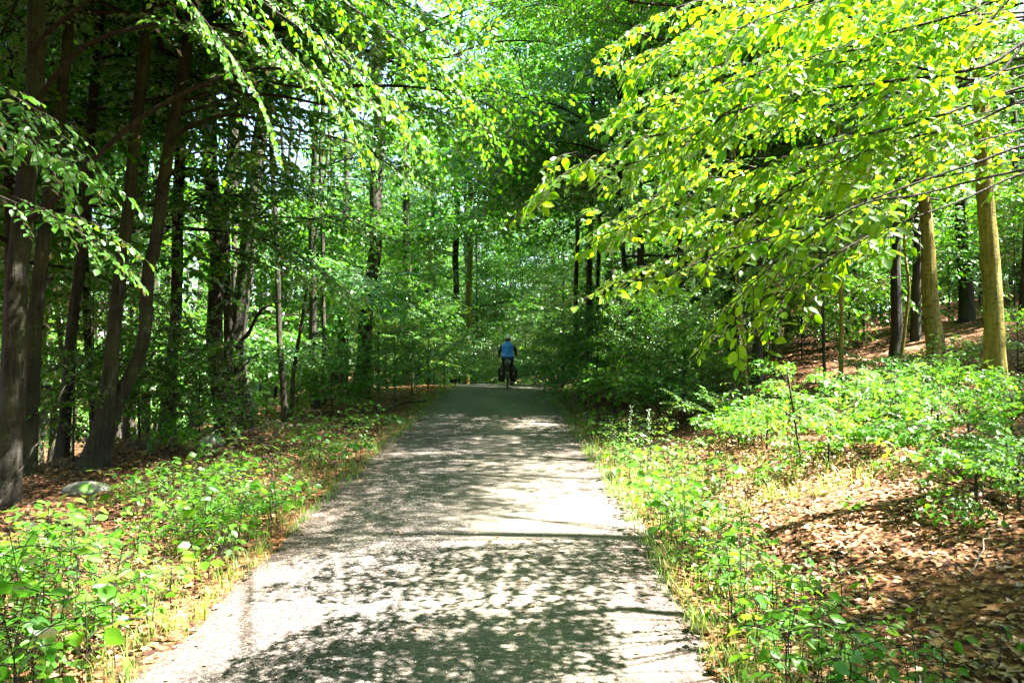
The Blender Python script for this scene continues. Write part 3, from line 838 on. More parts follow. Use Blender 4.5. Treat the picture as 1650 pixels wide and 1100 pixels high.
# right: bright boughs of a beech whose trunk stands just off the right edge
x0, y0 = 4.5, 5.2; zg = gz(x0, y0)
tR, SR = place_tree('beech_tree', 'beech off the right edge whose bright sunlit boughs hang into the picture', [(x0, y0, zg, .13), (x0 - .1, y0 + .1, zg + 4.6, .055)], 6.0, 7001, sides=14)
RB = [
 ([(1690, -70), (1500, -30), (1300, 15), (1130, 60), (1020, 110)], 4.9, 4.3, .05, .012),
 ([(1690, 20), (1480, 58), (1300, 95), (1150, 140), (1010, 190)], 4.8, 4.2, .05, .013),
 ([(1690, 55), (1587, 105), (1420, 131), (1275, 151), (1100, 207), (1000, 232), (900, 285), (857, 322)], 4.6, 4.0, .10, .016),
 ([(1690, 130), (1500, 190), (1300, 240), (1150, 300), (1040, 345), (985, 375)], 5.0, 4.4, .05, .013),
 ([(1690, 230), (1573, 262), (1427, 313), (1300, 365), (1180, 400), (1080, 440), (990, 455)], 4.3, 4.0, .15, .014),
 ([(1690, 275), (1616, 280), (1482, 313), (1387, 330), (1280, 400), (1200, 470), (1165, 530)], 4.1, 3.8, .2, .013),
 ([(1690, 270), (1547, 324), (1420, 371), (1330, 420), (1270, 470), (1215, 540)], 4.5, 4.2, .15, .012),
 ([(1690, 150), (1560, 200), (1430, 230), (1300, 290), (1200, 350), (1100, 390)], 4.9, 4.6, .05, .012),
 ([(1690, -20), (1550, 20), (1400, 60), (1250, 110), (1120, 160), (1060, 200), (1030, 250)], 4.4, 4.7, .05, .012),
 ([(1690, 330), (1600, 345), (1500, 385), (1430, 420), (1390, 470)], 5.0, 4.7, .1, .009),
 ([(1690, 180), (1620, 230), (1520, 260), (1450, 310), (1400, 380)], 4.0, 4.1, .05, .009),
 ([(1690, -120), (1500, -60), (1350, -10), (1220, 30), (1120, 90)], 4.2, 4.0, .0, .012),
]
_r = random.Random(9)
RB += [([(x + _r.uniform(-25, 25) * (k > 0), y + _r.uniform(-45, 45)) for k, (x, y) in enumerate(pp)], d0 + _r.uniform(.15, .8), d1 + _r.uniform(.15, .8), t0, r0 * .8) for q, (pp, d0, d1, t0, r0) in enumerate(RB) if q not in (4, 5, 6, 9, 10)]
RB = [(pp, d0, d1, .38 if q in (4, 5, 6) else .2 if pp[0][1] > 40 else max(t0, .08), r0) for q, (pp, d0, d1, t0, r0) in enumerate(RB) if q not in (9, 10)]
for k in range(9):
    y0_ = -120 + 45 * k; dd = _r.uniform(5.6, 7.4)
    RB.append(([(1690, y0_), (1540, y0_ + 40), (1380, y0_ + 60), (1240, y0_ + 85 + _r.uniform(0, 40)), (1110, y0_ + 120 + _r.uniform(0, 60)), (1010 - _r.uniform(0, 60), y0_ + 170 + _r.uniform(0, 40))], dd + .4, dd, .05, .014))
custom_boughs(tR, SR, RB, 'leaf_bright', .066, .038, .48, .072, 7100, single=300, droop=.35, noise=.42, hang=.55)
dress(tR, SR, 4.6, 5.8, 5, 'mid', 7200, .6, .8)

# left: the pale sunlit mass over the road, from a beech off the left edge and from the listed trunks
x0, y0 = -5.2, 6.6; zg = gz(x0, y0)
tL, SL = place_tree('beech_tree', 'beech off the left edge whose pale boughs arch over the road', [(x0, y0, zg, .18), (x0 + .15, y0, zg + 6, .14)], 16, 7002, sides=14)
LB = [
 ([(60, -190), (200, -150), (300, -80), (420, 0), (520, 70), (620, 150), (700, 240)], 6.8, 7.6, .3, .02),
 ([(60, -230), (250, -180), (380, -100), (520, -20), (640, 60), (740, 150), (800, 235)], 7.2, 8.6, .3, .02),
 ([(60, -160), (180, -110), (260, -50), (335, 40), (400, 130), (440, 215)], 6.6, 6.8, .3, .016),
 ([(60, -260), (300, -160), (480, -80), (620, 0), (740, 80), (820, 170)], 7.6, 9.2, .3, .02),
 ([(60, -150), (240, -90), (350, -20), (450, 70), (540, 160), (600, 260)], 7.0, 7.4, .3, .018),
 ([(60, -280), (350, -200), (560, -110), (700, -40), (800, 40)], 7.0, 8.4, .3, .02),
 ([(60, -200), (260, -130), (400, -50), (500, 30), (580, 110), (640, 190), (660, 280)], 7.9, 8.2, .3, .018),
 ([(-60, 125), (30, 160), (90, 210), (140, 260), (166, 300)], 5.9, 5.6, .0, .009),
 ([(-60, 190), (20, 222), (80, 250), (130, 285)], 6.1, 5.8, .0, .009),
 ([(-60, 150), (0, 175), (60, 235), (110, 262)], 5.6, 5.5, .0, .008),
 ([(-60, 290), (40, 325), (120, 370), (185, 415), (214, 440)], 6.4, 6.6, .3, .010),
 ([(-60, 300), (60, 340), (130, 350), (200, 390)], 6.8, 6.9, .3, .009),
]
custom_boughs(tL, SL, LB, 'leaf', .072, .047, .62, .12, 7300, droop=.3, noise=.4)
dress(tL, SL, 7.0, 15.5, 18, 'far', 7400, .8, 1.25, bias=0)
def lb(i, specs, seed, **kw):
    t, S, d = TREES[i]
    custom_boughs(t, S, specs, 'leaf', .075, .05, .7, .14, seed, droop=.25, **kw)
lb(0, [([(55, 160), (109, 91), (160, 58), (225, 40), (291, 33), (400, 60), (480, 110)], 8.9, 7.6, .5, .034),
       ([(36, 360), (80, 327), (153, 251), (218, 193), (291, 149), (364, 120), (436, 107), (545, 130), (640, 190)], 8.9, 7.8, .58, .036),
       ([(50, 80), (73, 47), (135, 0), (200, -40), (300, -60)], 8.9, 8.0, .5, .03)], 7500)
lb(3, [([(116, 191), (175, 169), (255, 156), (320, 138), (364, 138), (420, 170), (470, 230)], 12.2, 10.5, .55, .032)], 7520)
lb(5, [([(284, 215), (335, 189), (389, 185), (455, 204), (545, 222), (620, 260), (700, 310)], 11, 10, .4, .03),
       ([(262, 300), (300, 250), (350, 245), (430, 250), (500, 280)], 11, 10.2, .3, .02)], 7540)
lb(9, [([(415, 349), (450, 312), (484, 287), (560, 255), (640, 262), (700, 300)], 16.4, 13.5, .4, .03),
       ([(398, 540), (420, 500), (450, 487), (470, 478)], 16.4, 15.8, .8, .05),
       ([(405, 400), (470, 360), (560, 350), (640, 390)], 16.4, 14.5, .4, .03)], 7560)
lb(7, [([(340, 545), (315, 535), (297, 505), (288, 480)], 15.3, 14.8, .95, .035),
       ([(345, 420), (320, 415), (300, 400), (282, 408)], 15.3, 14.6, .95, .03)], 7580)

# ------------------------------------------------------------------ boughs that close the roof over the road
ALL = [(t, S) for t, S, d in TREES.values() if S[-1, 2] > 9] + WOOD + SHADE_TREES
def reach(p, kind, rr, maxd=9.0, need=None, smin=.75, smax=1.25):
    """a bough whose leafy middle lies at p, on a limb from the nearest trunk that can carry it"""
    best = None
    for t, S in ALL:
        if abs(t.location.x - p.x) > maxd + 2 or abs(t.location.y - p.y) > maxd + 2: continue
        z = min(p.z - .1, S[-1, 2] - .6)
        if z < t.location.z + 2: continue
        ax, r0 = axis_at(S, z)
        dd = math.hypot(p.x - ax.x, p.y - ax.y)
        if need is not None and (ax.x - float(road_x(ax.y))) * need < 0: continue
        if dd > .8 and dd < maxd and (best is None or dd < best[0]): best = (dd, t, S, ax)
    if best is None: return False
    dd, t, S, ax = best
    half = .55 * BLEN[kind]
    sc = min(max(dd / half, smin), smax)
    az = math.atan2(p.y - ax.y, p.x - ax.x)
    pit = R(rr.gauss(3, 6))
    d = Vector((math.cos(pit) * math.cos(az), math.cos(pit) * math.sin(az), math.sin(pit)))
    root = p - d * half * sc
    if dd <= half * sc + .3: root = Vector((ax.x, ax.y, root.z))
    o = add_bough(t, root, az, pit, sc, kind, rr, roll=R(rr.gauss(0, 10)))
    if o and dd > half * sc + .3:
        L0 = Vector((ax.x, ax.y, root.z - .28 * (dd - half * sc)))
        mid = (L0 + root) * .5 + Vector((0, 0, .10 * (dd - half * sc)))
        P = spline(np.array([L0, mid, root, root + d * .25]) - np.array(t.location), 10)
        MB().tube(P, np.linspace(.032, .014, 10), 6).build('limb', M['bark'], t)
    return o is not None
rr = random.Random(31)
for y in np.arange(13, 42, .5):
    for k in range(2):
        row = rr.uniform(-60, 360); side = rr.choice((-1, 1))
        x = float(road_x(y)) + side * rr.uniform(.2, 4.2)
        p = Vector((x, float(y), CAMZ + (HROW - row) / FPX * float(y)))
        if p.z < 5.2: continue
        qx, qy = shade_at(p)
        if abs(qx + .4) < 2.2 and 16 < qy < 29 and rr.random() < .6: continue
        reach(p, 'mid' if y < 22 else 'far', rr, 10, need=side)
for k in range(120):
    d = rr.uniform(21, 44); px = rr.uniform(420, 830) if k < 64 else rr.uniform(460, 660); row = rr.uniform(40, 430)
    p = at(px, row, d)
    if p.z > 3.4 + (4 if abs(p.x + .4) < 2 else 0): reach(p, 'far' if d > 26 else 'mid', rr, 9)
# thicken the roof where the ground should lie in shade
def lit_here(x, y, m=.35): return any(((x - a) / (c + m)) ** 2 + ((y - b) / (d + m)) ** 2 < 1 for a, b, c, d in LIT)
added = 0
for rnd_ in range(4):
    SA = np.array(SHADED)
    for gx_ in np.arange(-5.5, 8.6, .8):
        for gy_ in np.arange(2.0, 28, .8):
            x, y = gx_ + rr.uniform(-.4, .4), gy_ + rr.uniform(-.4, .4)
            if lit_here(x, y, .3): continue
            want = (7 if y < 7.0 else 3 if y < 17 else 1) if abs(x + .4) < 2.2 else 3
            if ((SA[:, 0] - x) ** 2 + (SA[:, 1] - y) ** 2 < SA[:, 2] ** 2).sum() >= want: continue
            for tr in range(6):
                h = rr.uniform(7.0, 14); k = h / SUN.z
                if reach(Vector((x + SUN.x * k, y + SUN.y * k, h + float(road_z(y)))), 'mid', rr, 8, smin=.5 if tr > 2 else .65, smax=.6 if tr > 2 else .95): added += 1; break
print('boughs', NB[0], 'added for shade', added)

# ------------------------------------------------------------------ saplings and thickets
BOUGH['shrub'] = []
BLEN['shrub'] = 1.2
for k in range(5):
    lv, wd = cluster(1.2, 400 + k, 2, .5, .10, .075, .048, .009, .5, droop=.25)
    BOUGH['shrub'].append(bough_mesh('bough_shrub', lv, wd, LO_T, LO_F, M['leaf'], maxn=60))
BOUGH['shrub_near'] = []
BLEN['shrub_near'] = 1.0
for k in range(5):
    lv, wd = cluster(1.0, 420 + k, 2, .40, .10, .082, .055, .008, .5, droop=.25)
    BOUGH['shrub_near'].append(bough_mesh('bough_shrub_near', lv, wd, HI_T, HI_F, M['leaf_herb']))

def sapling(label, x, y, h, n, seed, kind='shrub', smin=.7, smax=1.1, group=None, lean=(0, 0), h0=.12):
    rr = random.Random(seed); zg = gz(x, y)
    t, S = place_tree('beech_sapling', label, [(x, y, zg, .008 + .006 * h), (x + lean[0] * .5, y + lean[1] * .5, zg + h * .5, .006 + .004 * h), (x + lean[0], y + lean[1], zg + h, .006)], h, seed, group=group, cat='sapling', sides=6, flare=.3)
    az = rr.uniform(0, 6.28)
    for i in range(n):
        f = (i + rr.random()) / n
        p, r = axis_at(S, zg + h * (h0 + (.97 - h0) * f))
        az += 2.4 + rr.uniform(-.5, .5)
        sc = rr.uniform(smin, smax) * (1.1 - .6 * f)
        add_bough(t, p, az, R(rr.gauss(8 + 30 * f, 10)), sc, kind, rr, roll=R(rr.gauss(0, 12)), check=False)
    return t
def on_ground(px, d): return (px - 825.0) / FPX * d
THICKET = [(888, 29, 2.2, 'low leafy sapling at the crest just right of the cyclist'), (905, 25, 2.0, 'bushy sapling at the road edge, leftmost of the thicket right of the cyclist'),
 (934, 22.5, 2.2, 'dense green sapling second along the thicket from the cyclist'), (962, 20.5, 2.2, 'layered sapling in the thicket in front of the close pair of trunks'),
 (990, 19, 2.3, 'rounded green sapling in the middle of the right-hand thicket'), (1018, 17.5, 2.4, 'pale tipped sapling standing tallest at the front of the thicket'),
 (1046, 17, 2.2, 'shaded sapling in the thicket below the grey rim-lit trunk'), (1074, 16.2, 2.2, 'dense sapling in the thicket right of the grey rim-lit trunk'),
 (1103, 16, 2.0, 'dark green sapling near the right end of the thicket'), (1132, 15.6, 1.6, 'low sapling ending the thicket above the sunlit litter streak'),
 (1085, 19.5, 3.0, 'taller dark sapling at the back of the thicket'), (1030, 21.5, 3.2, 'tall thin sapling behind the middle of the thicket'), (975, 25, 3.4, 'tall sapling behind the close pair of trunks')]
for k, (px, d, h, lab) in enumerate(THICKET):
    sapling(lab, on_ground(px, d), d, h, int(11 + h * 5), 8000 + k, smin=.8, smax=1.25)
LEFTS = [(716, 28.5, 2.4, 'pale leafy sapling at the left road edge by the crest'), (690, 26, 2.2, 'feathery pale sapling second from the crest on the left verge'), (664, 24, 2.0, 'green sapling on the left verge between the pale saplings and the black trunk'),
 (636, 22.5, 1.8, 'low green sapling just right of the stout black trunk'), (610, 20.5, 1.6, 'low spreading sapling in front of the stout black trunk'), (560, 20, 1.5, 'shaded sapling behind the long dark fallen branch'),
 (535, 19, 1.2, 'short sapling behind the curled end of the fallen branch'), (500, 23, 2.2, 'dim sapling behind the twin trunks'), (480, 20.5, 1.6, 'dim sapling at the foot of the slanting thin trunk'),
 (430, 19.5, 1.5, 'dark green sapling behind the fallen branches beside the mossy beech'), (322, 13.2, 1.3, 'leafy sapling in shade in front of the paired trunks'), (280, 12.6, 1.8, 'spreading sapling left of the paired trunks with flat leaf layers'),
 (225, 12.4, 2.2, 'sapling with flat leaf layers in front of the curved trunk'), (120, 11.6, 1.4, 'dark sapling between the furrowed trunk and the shared foot'), (660, 31, 4.5, 'tall young beech behind the feathery saplings on the left'), (610, 27, 4.5, 'tall young beech behind the stout black trunk'),
 (545, 26, 4.0, 'tall young beech right of the twin trunks'), (420, 24, 4.0, 'tall young beech behind the mossy grey beech'), (320, 20, 3.5, 'young beech glimpsed behind the paired trunks'), (230, 17, 3.5, 'young beech glimpsed between the curved trunk and the straight dark beech'),
 (150, 15, 3.0, 'young beech glimpsed behind the leaning trunks'), (60, 14, 2.5, 'young beech glimpsed between the two leftmost trunks')]
for k, (px, d, h, lab) in enumerate(LEFTS):
    sapling(lab, on_ground(px, d), d, h, int(8 + h * 4), 8100 + k, smin=.75, smax=1.2, h0=.25 if h < 3 else .35)
YOUNG = [(560, 27.5, 6, 'young beech with bright layered leaves left of the stout black trunk'), (622, 30.5, 7, 'young beech with bright layered leaves right of the stout black trunk'), (668, 33, 7.5, 'tall young beech leaning over the left end of the road'),
 (700, 35, 6.5, 'young beech behind the pale sapling at the left crest'), (768, 41, 7, 'young beech filling the gap above the crest left of the cyclist'), (800, 45, 8, 'tall young beech straight behind the cyclist on the left'), (842, 41, 6, 'young beech straight behind the cyclist on the right'),
 (878, 37, 6, 'young beech at the right end of the crest behind the low sapling'), (908, 33, 6.5, 'young beech rising behind the first bushes of the thicket'), (945, 30, 6, 'young beech with drooping leaves behind the close pair of trunks'), (735, 46, 8, 'tall young beech behind the two trunks past the crest')]
CREST = [(765, 36, 1.3, 'low bush filling the end of the road left of the cyclist'), (795, 38, 1.5, 'low bush just left of the cyclist behind the crest'), (835, 37, 1.5, 'low bush just right of the cyclist behind the crest'), (862, 34, 1.2, 'low bush on the right corner of the crest'), (880, 31, 1.0, 'low bush at the right road edge by the crest'), (715, 31.5, 1.2, 'low bush at the left corner of the crest')]
for k, (px, d, h, lab) in enumerate(CREST):
    sapling(lab, on_ground(px, d), d, h, 16, 8500 + k, kind='shrub', smin=1.0, smax=1.5, h0=.1)
YOUNG2 = [(1245, 24, 2.6, 'dim sapling up the slope behind the brown shaded trunk'), (1292, 22, 2.0, 'dim sapling up the slope left of the sunlit pole sapling'), (1318, 27, 3.2, 'dim young beech high behind the thin dark sapling stem'), (1392, 24, 2.6, 'dim sapling up the slope right of the sunlit pole sapling'),
 (1420, 29, 3.5, 'dim young beech high behind the dull brown beech'), (1530, 24, 2.6, 'dim sapling just right of the scarred sunlit trunk'), (1580, 27, 3.4, 'dim young beech high behind the nearest sunlit trunk'), (1636, 22, 2.4, 'dim sapling high up at the right edge'), (1180, 26, 3.0, 'dim young beech left of the brown shaded trunk')]
for k, (px, d, h, lab) in enumerate(YOUNG2):
    sapling(lab, on_ground(px, d), d, h, int(h * 7), 8400 + k, kind='shrub', smin=1.0, smax=1.6, h0=.15)
for k, (px, d, h, lab) in enumerate(YOUNG):
    sapling(lab, on_ground(px, d), d, h, int(h * 4.2), 8300 + k, kind='mid', smin=.45, smax=.8, h0=.12)
SLOPE = [(1290, 9.6, 1.1, 'bright yellow sapling arching up in the clearing on the right'), (1335, 9.2, .8, 'sunlit low sapling right of the arching yellow one'), (1190, 11.5, .7, 'blue-green low bush behind the clearing, left of the arching sapling'),
 (1235, 11.0, .7, 'blue-green low bush directly behind the arching sapling'), (1165, 12.8, .6, 'small dark bush by the sunlit litter streak'), (1300, 12, .7, 'shaded bush below the sunlit pole sapling'),
 (1390, 11.6, .8, 'shaded bush right of the sunlit pole sapling'), (1440, 11.2, .9, 'pale green bush below the scarred sunlit trunk'), (1500, 10.6, .9, 'sunlit bush between the two sunlit trunks'),
 (1545, 10.2, .8, 'bright bush just left of the nearest sunlit trunk'), (1440, 9.8, .7, 'bright spreading bush in the middle of the right-hand slope'), (1510, 9.2, .7, 'bright spreading bush below the two sunlit trunks'),
 (1560, 8.2, .8, 'yellow-green bush at the foot of the nearest sunlit trunk'), (1630, 8.6, .9, 'tall green bush right of the nearest sunlit trunk'), (1620, 7.4, .7, 'leafy bush at the right edge below the nearest sunlit trunk'),
 (1570, 6.9, .6, 'feathery bush on the litter near the right edge'), (1640, 6.5, .6, 'dark green bush on the litter at the right edge'),
 (1640, 13, 1.2, 'shaded bush behind the nearest sunlit trunk at the right edge'), (1420, 14, .8, 'dim bush before the dull brown beech')]
for k, (px, d, h, lab) in enumerate(SLOPE):
    sapling(lab, on_ground(px, d), d, h * (.95 if k == 0 else .5 if d < 9.3 else .62), int(6 + h * 4), 8200 + k, kind='shrub_near' if d < 12 else 'shrub', smin=.55, smax=.9, lean=(-.15, 0) if k == 0 else (0, 0), h0=.3)
# ------------------------------------------------------------------ seedlings on the verges
def seedling_data(seed, h, n, leaf):
    r = np.random.default_rng(seed)
    stem = np.array([(0, 0, -.04), (r.normal(0, .02), r.normal(0, .02), h * .5), (r.normal(0, .05), r.normal(0, .05), h)])
    S = spline(stem, 8)
    wood = [(S, np.linspace(.004, .002, 8))]
    L = [[], [], [], []]
    az = r.uniform(0, 6.28)
    for i in range(n):
        f = .35 + .65 * (i + 1) / n
        az += 2.4 + r.normal(0, .3)
        p = np.array([np.interp(f * h, S[:, 2], S[:, k]) for k in range(3)])
        ln = h * r.uniform(.25, .55) * (1.25 - .6 * f)
        d = np.array([math.cos(az), math.sin(az), r.uniform(.1, .6)])
        lv, wd = grow([p, p + d * ln * .5, p + d * ln + np.array([0, 0, -.15 * ln])], r, ln * .35, .09, leaf, leaf * .62, t0=.3, r0=.0025, npts=8, subs=False, noise=.35, droop=.2)
        for k in range(4): L[k].append(lv[k])
        wood += wd[:1]
    return [np.concatenate(l) for l in L], wood
SEED = []; SEEDH = []; SEEDW = [1.0, .62, 1.15, .85, 1.3, .5, 1.2, .7]
for k in range(8):
    h = [.22, .3, .38, .46, .28, .55, .34, .42][k]
    lv, wd = seedling_data(600 + k, h, [4, 5, 6, 7, 5, 8, 4, 6][k], [.075, .065, .08, .07, .095, .06, .085, .055][k])
    WV, WF = wood_geo(wd, 4)
    stem = make_mesh('stem', WV, WF, [M['twig']])
    V, F = leaf_geo(*lv, HI_T * np.array([1, SEEDW[k], 1]), HI_F)
    SEED.append((stem, make_mesh('foliage', V, F, [M['leaf_herb']]), lv, (WV, WF))); SEEDH.append(h)
def seedling(x, y, k, az, sc, label, group, leaves=False):
    stem, fol, lv, _ = SEED[k]
    o = new('seedling', stem, None, (x, y, gz(x, y)))
    o.rotation_euler = (0, 0, az); o.scale = (sc, sc, sc)
    tag(o, label, 'seedling', group)
    if leaves:
        for j in range(len(lv[0])): leaf_object(o, lv[0][j], lv[1][j], lv[2][j], lv[3][j], 'leaf_herb', SEEDW[k])
    else: new('foliage', fol, o)
    return o
rs = random.Random(77)
REST = []
def where(side, u, y):
    if side < 0: return ('at the road edge' if u < .7 else 'midway back' if u < 1.7 else 'against the bank')
    return ('at the road edge' if u < .4 else 'just off the road' if u < 1.0 else 'low down' if u < 3.5 else 'high up')
def verge(n, side, ulo, uhi, ylo, yhi, label, group, smin=.7, smax=1.2, near=0, test=None, single=40):
    pts = []
    tries = 0
    while len(pts) < n and tries < n * 40:
        tries += 1
        y = ylo + (yhi - ylo) * rs.random() ** 1.3
        u = rs.uniform(ulo, uhi)
        x = float(road_x(y)) + side * (ROAD_W + u)
        if test and not test(x, y, u): continue
        if y < 1 or abs(x) > y * .66 + .6: continue
        if any((x - a) ** 2 + (y - b) ** 2 < .012 for a, b, _ in pts): continue
        pts.append((x, y, u))
    pts.sort(key=lambda p: p[1])
    for i, (x, y, u) in enumerate(pts):
        k, az, sc = rs.randrange(8), rs.uniform(0, 6.28), rs.uniform(smin, smax)
        if i < single:
            w = where(side, u, y)
            size = 'tall' if SEEDH[k] * sc > .45 else 'small' if SEEDH[k] * sc < .27 else 'middling'
            seedling(x, y, k, az, sc, size + ' ' + label + ' ' + w, size + ' ' + group + ' ' + w, i < near)
        else: REST.append((x, y, k, az, sc))
clump = lambda x, y, u: math.sin(x * 2.3 + 1) * math.sin(y * 1.7) + .35 > rs.random() * .9
verge(260, -1, .12, 2.1, 3.5, 9.0, 'leafy seedling on the near left verge', 'seedlings on the near left verge', .65, 1.3, near=24, single=110, test=lambda x, y, u: math.sin(x * 3.1 + .5) * math.sin(y * 2.3) + .30 > rs.random() * .9)
verge(130, -1, .1, 1.7, 8.0, 16.0, 'seedling on the left verge beyond the first trunks', 'seedlings on the far left verge', .7, 1.3, test=clump, single=40)
verge(150, 1, .05, .8, 3.8, 9.5, 'leafy plant in the grass on the near right verge', 'plants on the near right verge', .6, 1.1, near=10, single=70)
verge(110, 1, .1, 1.2, 9.0, 16, 'leafy plant on the right verge past the bright patch', 'plants on the far right verge', .7, 1.2, single=25)
verge(170, 1, 1.8, 7.5, 9.4, 15.0, 'seedling among the bushes on the right', 'seedlings among the bushes', .8, 1.5, test=clump, single=40)
verge(14, 1, .9, 4.2, 4.2, 7.5, 'lone seedling in the right foreground litter', 'seedlings in the right foreground litter', .5, .9, near=6, single=14)
LV, LF, WV, WF = [], [], [], []
nl = nw = 0
for x, y, k, az, sc in REST:
    lv = SEED[k][2]; c, sn = math.cos(az), math.sin(az)
    Rm = np.array([(c, -sn, 0), (sn, c, 0), (0, 0, 1)]) 
    p = np.array([x, y, gz(x, y)])
    V, F = leaf_geo(lv[0] @ Rm.T * sc + p, lv[1] @ Rm.T, lv[2] @ Rm.T, lv[3] * sc, (LO_T if y > 9 else HI_T) * np.array([1, SEEDW[k], 1]), LO_F if y > 9 else np.vstack([HI_F[:, [0, 1, 2]], HI_F[:, [0, 2, 3]]]))
    LV.append(V); LF.append(F + nl); nl += len(V)
    sm = SEED[k][3]; WV.append(sm[0] @ Rm.T * sc + p); WF.append(sm[1] + nw); nw += len(sm[0])
me = make_mesh('undergrowth', np.vstack(LV + WV), [np.vstack(LF), np.vstack(WF) + nl], [M['leaf_herb'], M['twig']], [0, 1])
tag(new('undergrowth', me), 'low green undergrowth filling in between the seedlings on both verges', 'undergrowth', kind='stuff')

# ------------------------------------------------------------------ grass, leaf litter, loose chips
def grass_patch(name, label, tufts, seed):
    r = np.random.default_rng(seed)
    V, F = [], []
    n = 0
    for (x, y, h, nb, spread) in tufts:
        z = gz(x, y)
        az = r.uniform(0, 6.28, nb); hh = h * r.uniform(.5, 1.15, nb); bend = r.uniform(.15, .9, nb); w = r.uniform(.0025, .005, nb)
        bx = x + r.normal(0, spread, nb); by = y + r.normal(0, spread, nb)
        ca, sa = np.cos(az), np.sin(az)
        for t_i, t in enumerate((0, .4, .75, 1.0)):
            out_ = bend * hh * t ** 2; zz = z - .01 + hh * t * (1 - .25 * bend * t)
            ww = w * (1 - t ** 2)
            px_, py_ = bx + ca * out_, by + sa * out_
            V.append(np.stack([np.stack([px_ - sa * ww, py_ + ca * ww, zz], -1), np.stack([px_ + sa * ww, py_ - ca * ww, zz], -1)], 1))
        a = n + np.arange(nb) * 2
        for t_i in range(3):
            o = a + t_i * nb * 2
            F.append(np.stack([o, o + 1, o + 1 + nb * 2, o + nb * 2], -1))
        n += nb * 8
    me = make_mesh(name, np.concatenate([v.reshape(-1, 3) for v in V]), np.vstack(F), [M['grass']])
    return tag(new(name, me), label, 'grass', kind='stuff')
def tufts(n, side, ulo, uhi, ylo, yhi, h, seed, nb=(6, 14)):
    r = np.random.default_rng(seed); out_ = []
    for k in range(n):
        y = ylo + (yhi - ylo) * r.random() ** 1.4; u = ulo + (uhi - ulo) * r.random() ** 1.5
        out_.append((float(road_x(y)) + side * (ROAD_W + u), y, h * r.uniform(.5, 1.3), int(r.integers(*nb)), r.uniform(.02, .06)))
    return out_
grass_patch('grass', 'thin grass tufts along the left road edge', tufts(520, -1, -.05, 1.4, 3.4, 14, .17, 1) + tufts(160, -1, -.1, .5, 14, 30, .2, 2), 5)
grass_patch('grass', 'bright grass along the right road edge', tufts(620, 1, -.08, .9, 3.4, 13, .17, 3) + tufts(260, 1, .3, 2.6, 8, 12, .18, 4) + tufts(200, 1, -.1, .6, 13, 30, .2, 6), 7)

def litter(name, label, samples, seed, lo=.025, hi=.09):
    r = np.random.default_rng(seed)
    XY = np.array(samples); n = len(XY)
    Bz = ground_z(XY[:, 0], XY[:, 1]) + r.uniform(.002, .03, n)
    az = r.uniform(0, 6.28, n)
    D = np.stack([np.cos(az), np.sin(az), r.normal(0, .18, n)], -1)
    Nn = np.stack([r.normal(0, .3, n), r.normal(0, .3, n), np.ones(n)], -1)
    V, F = leaf_geo(np.column_stack([XY, Bz]), D, Nn, lo + (hi - lo) * r.random(n) ** 1.4, LIT_T * np.array([1, 1, 1.0]), LIT_F)
    return tag(new(name, make_mesh(name, V, F, [M['litter']], smooth=False)), label, 'leaf litter', kind='stuff')
def area(n, side, ulo, uhi, ylo, yhi, seed, power=1.5):
    r = np.random.default_rng(seed)
    y = ylo + (yhi - ylo) * r.random(n * 2) ** power
    u = r.uniform(ulo, uhi, n * 2)
    x = road_x(y) + side * (ROAD_W + u)
    k = (np.abs(x) < y * .66 + .8) & (np.sin(x * 2.9 + np.sin(y * 2.1)) * np.sin(y * 2.3 + 1.3 * np.sin(x * 1.7)) * .5 + .75 > r.random(n * 2) * 1.15)
    return np.column_stack([x, y])[k][:n]
litter('leaf_litter', 'brown fallen beech leaves covering the floor right of the road', np.vstack([area(30000, 1, .25, 7.5, 3, 14, 21), area(9000, 1, .2, 14, 13, 28, 22, 1.2), area(700, 1, -.35, .3, 3, 16, 25)]), 31)
litter('leaf_litter', 'brown fallen beech leaves covering the bank left of the road', np.vstack([area(14000, -1, .2, 5, 3, 14, 23), area(9000, -1, .1, 6, 12, 26, 24, 1.2), area(700, -1, -.35, .3, 3, 20, 26)]), 32)
r = np.random.default_rng(41)
n = 420
y = 3 + 22 * r.random(n) ** 1.5; acx = np.clip(r.normal(0, .75, n), -.97, .97); x = road_x(y) + acx * ROAD_W
az = r.uniform(0, 6.28, n)
V, F = leaf_geo(np.column_stack([x, y, road_z(y) + .025 * (1 - acx ** 2) + .004]), np.stack([np.cos(az), np.sin(az), r.normal(0, .1, n)], -1), np.stack([r.normal(0, .2, n), r.normal(0, .2, n), np.ones(n)], -1), r.uniform(.015, .05, n), LIT_T, LIT_F)
tag(new('leaf_litter', make_mesh('leaf_litter', V, F, [M['litter']], smooth=False)), 'scattered dead leaves and bud scales lying on the road', 'leaf litter', kind='stuff')
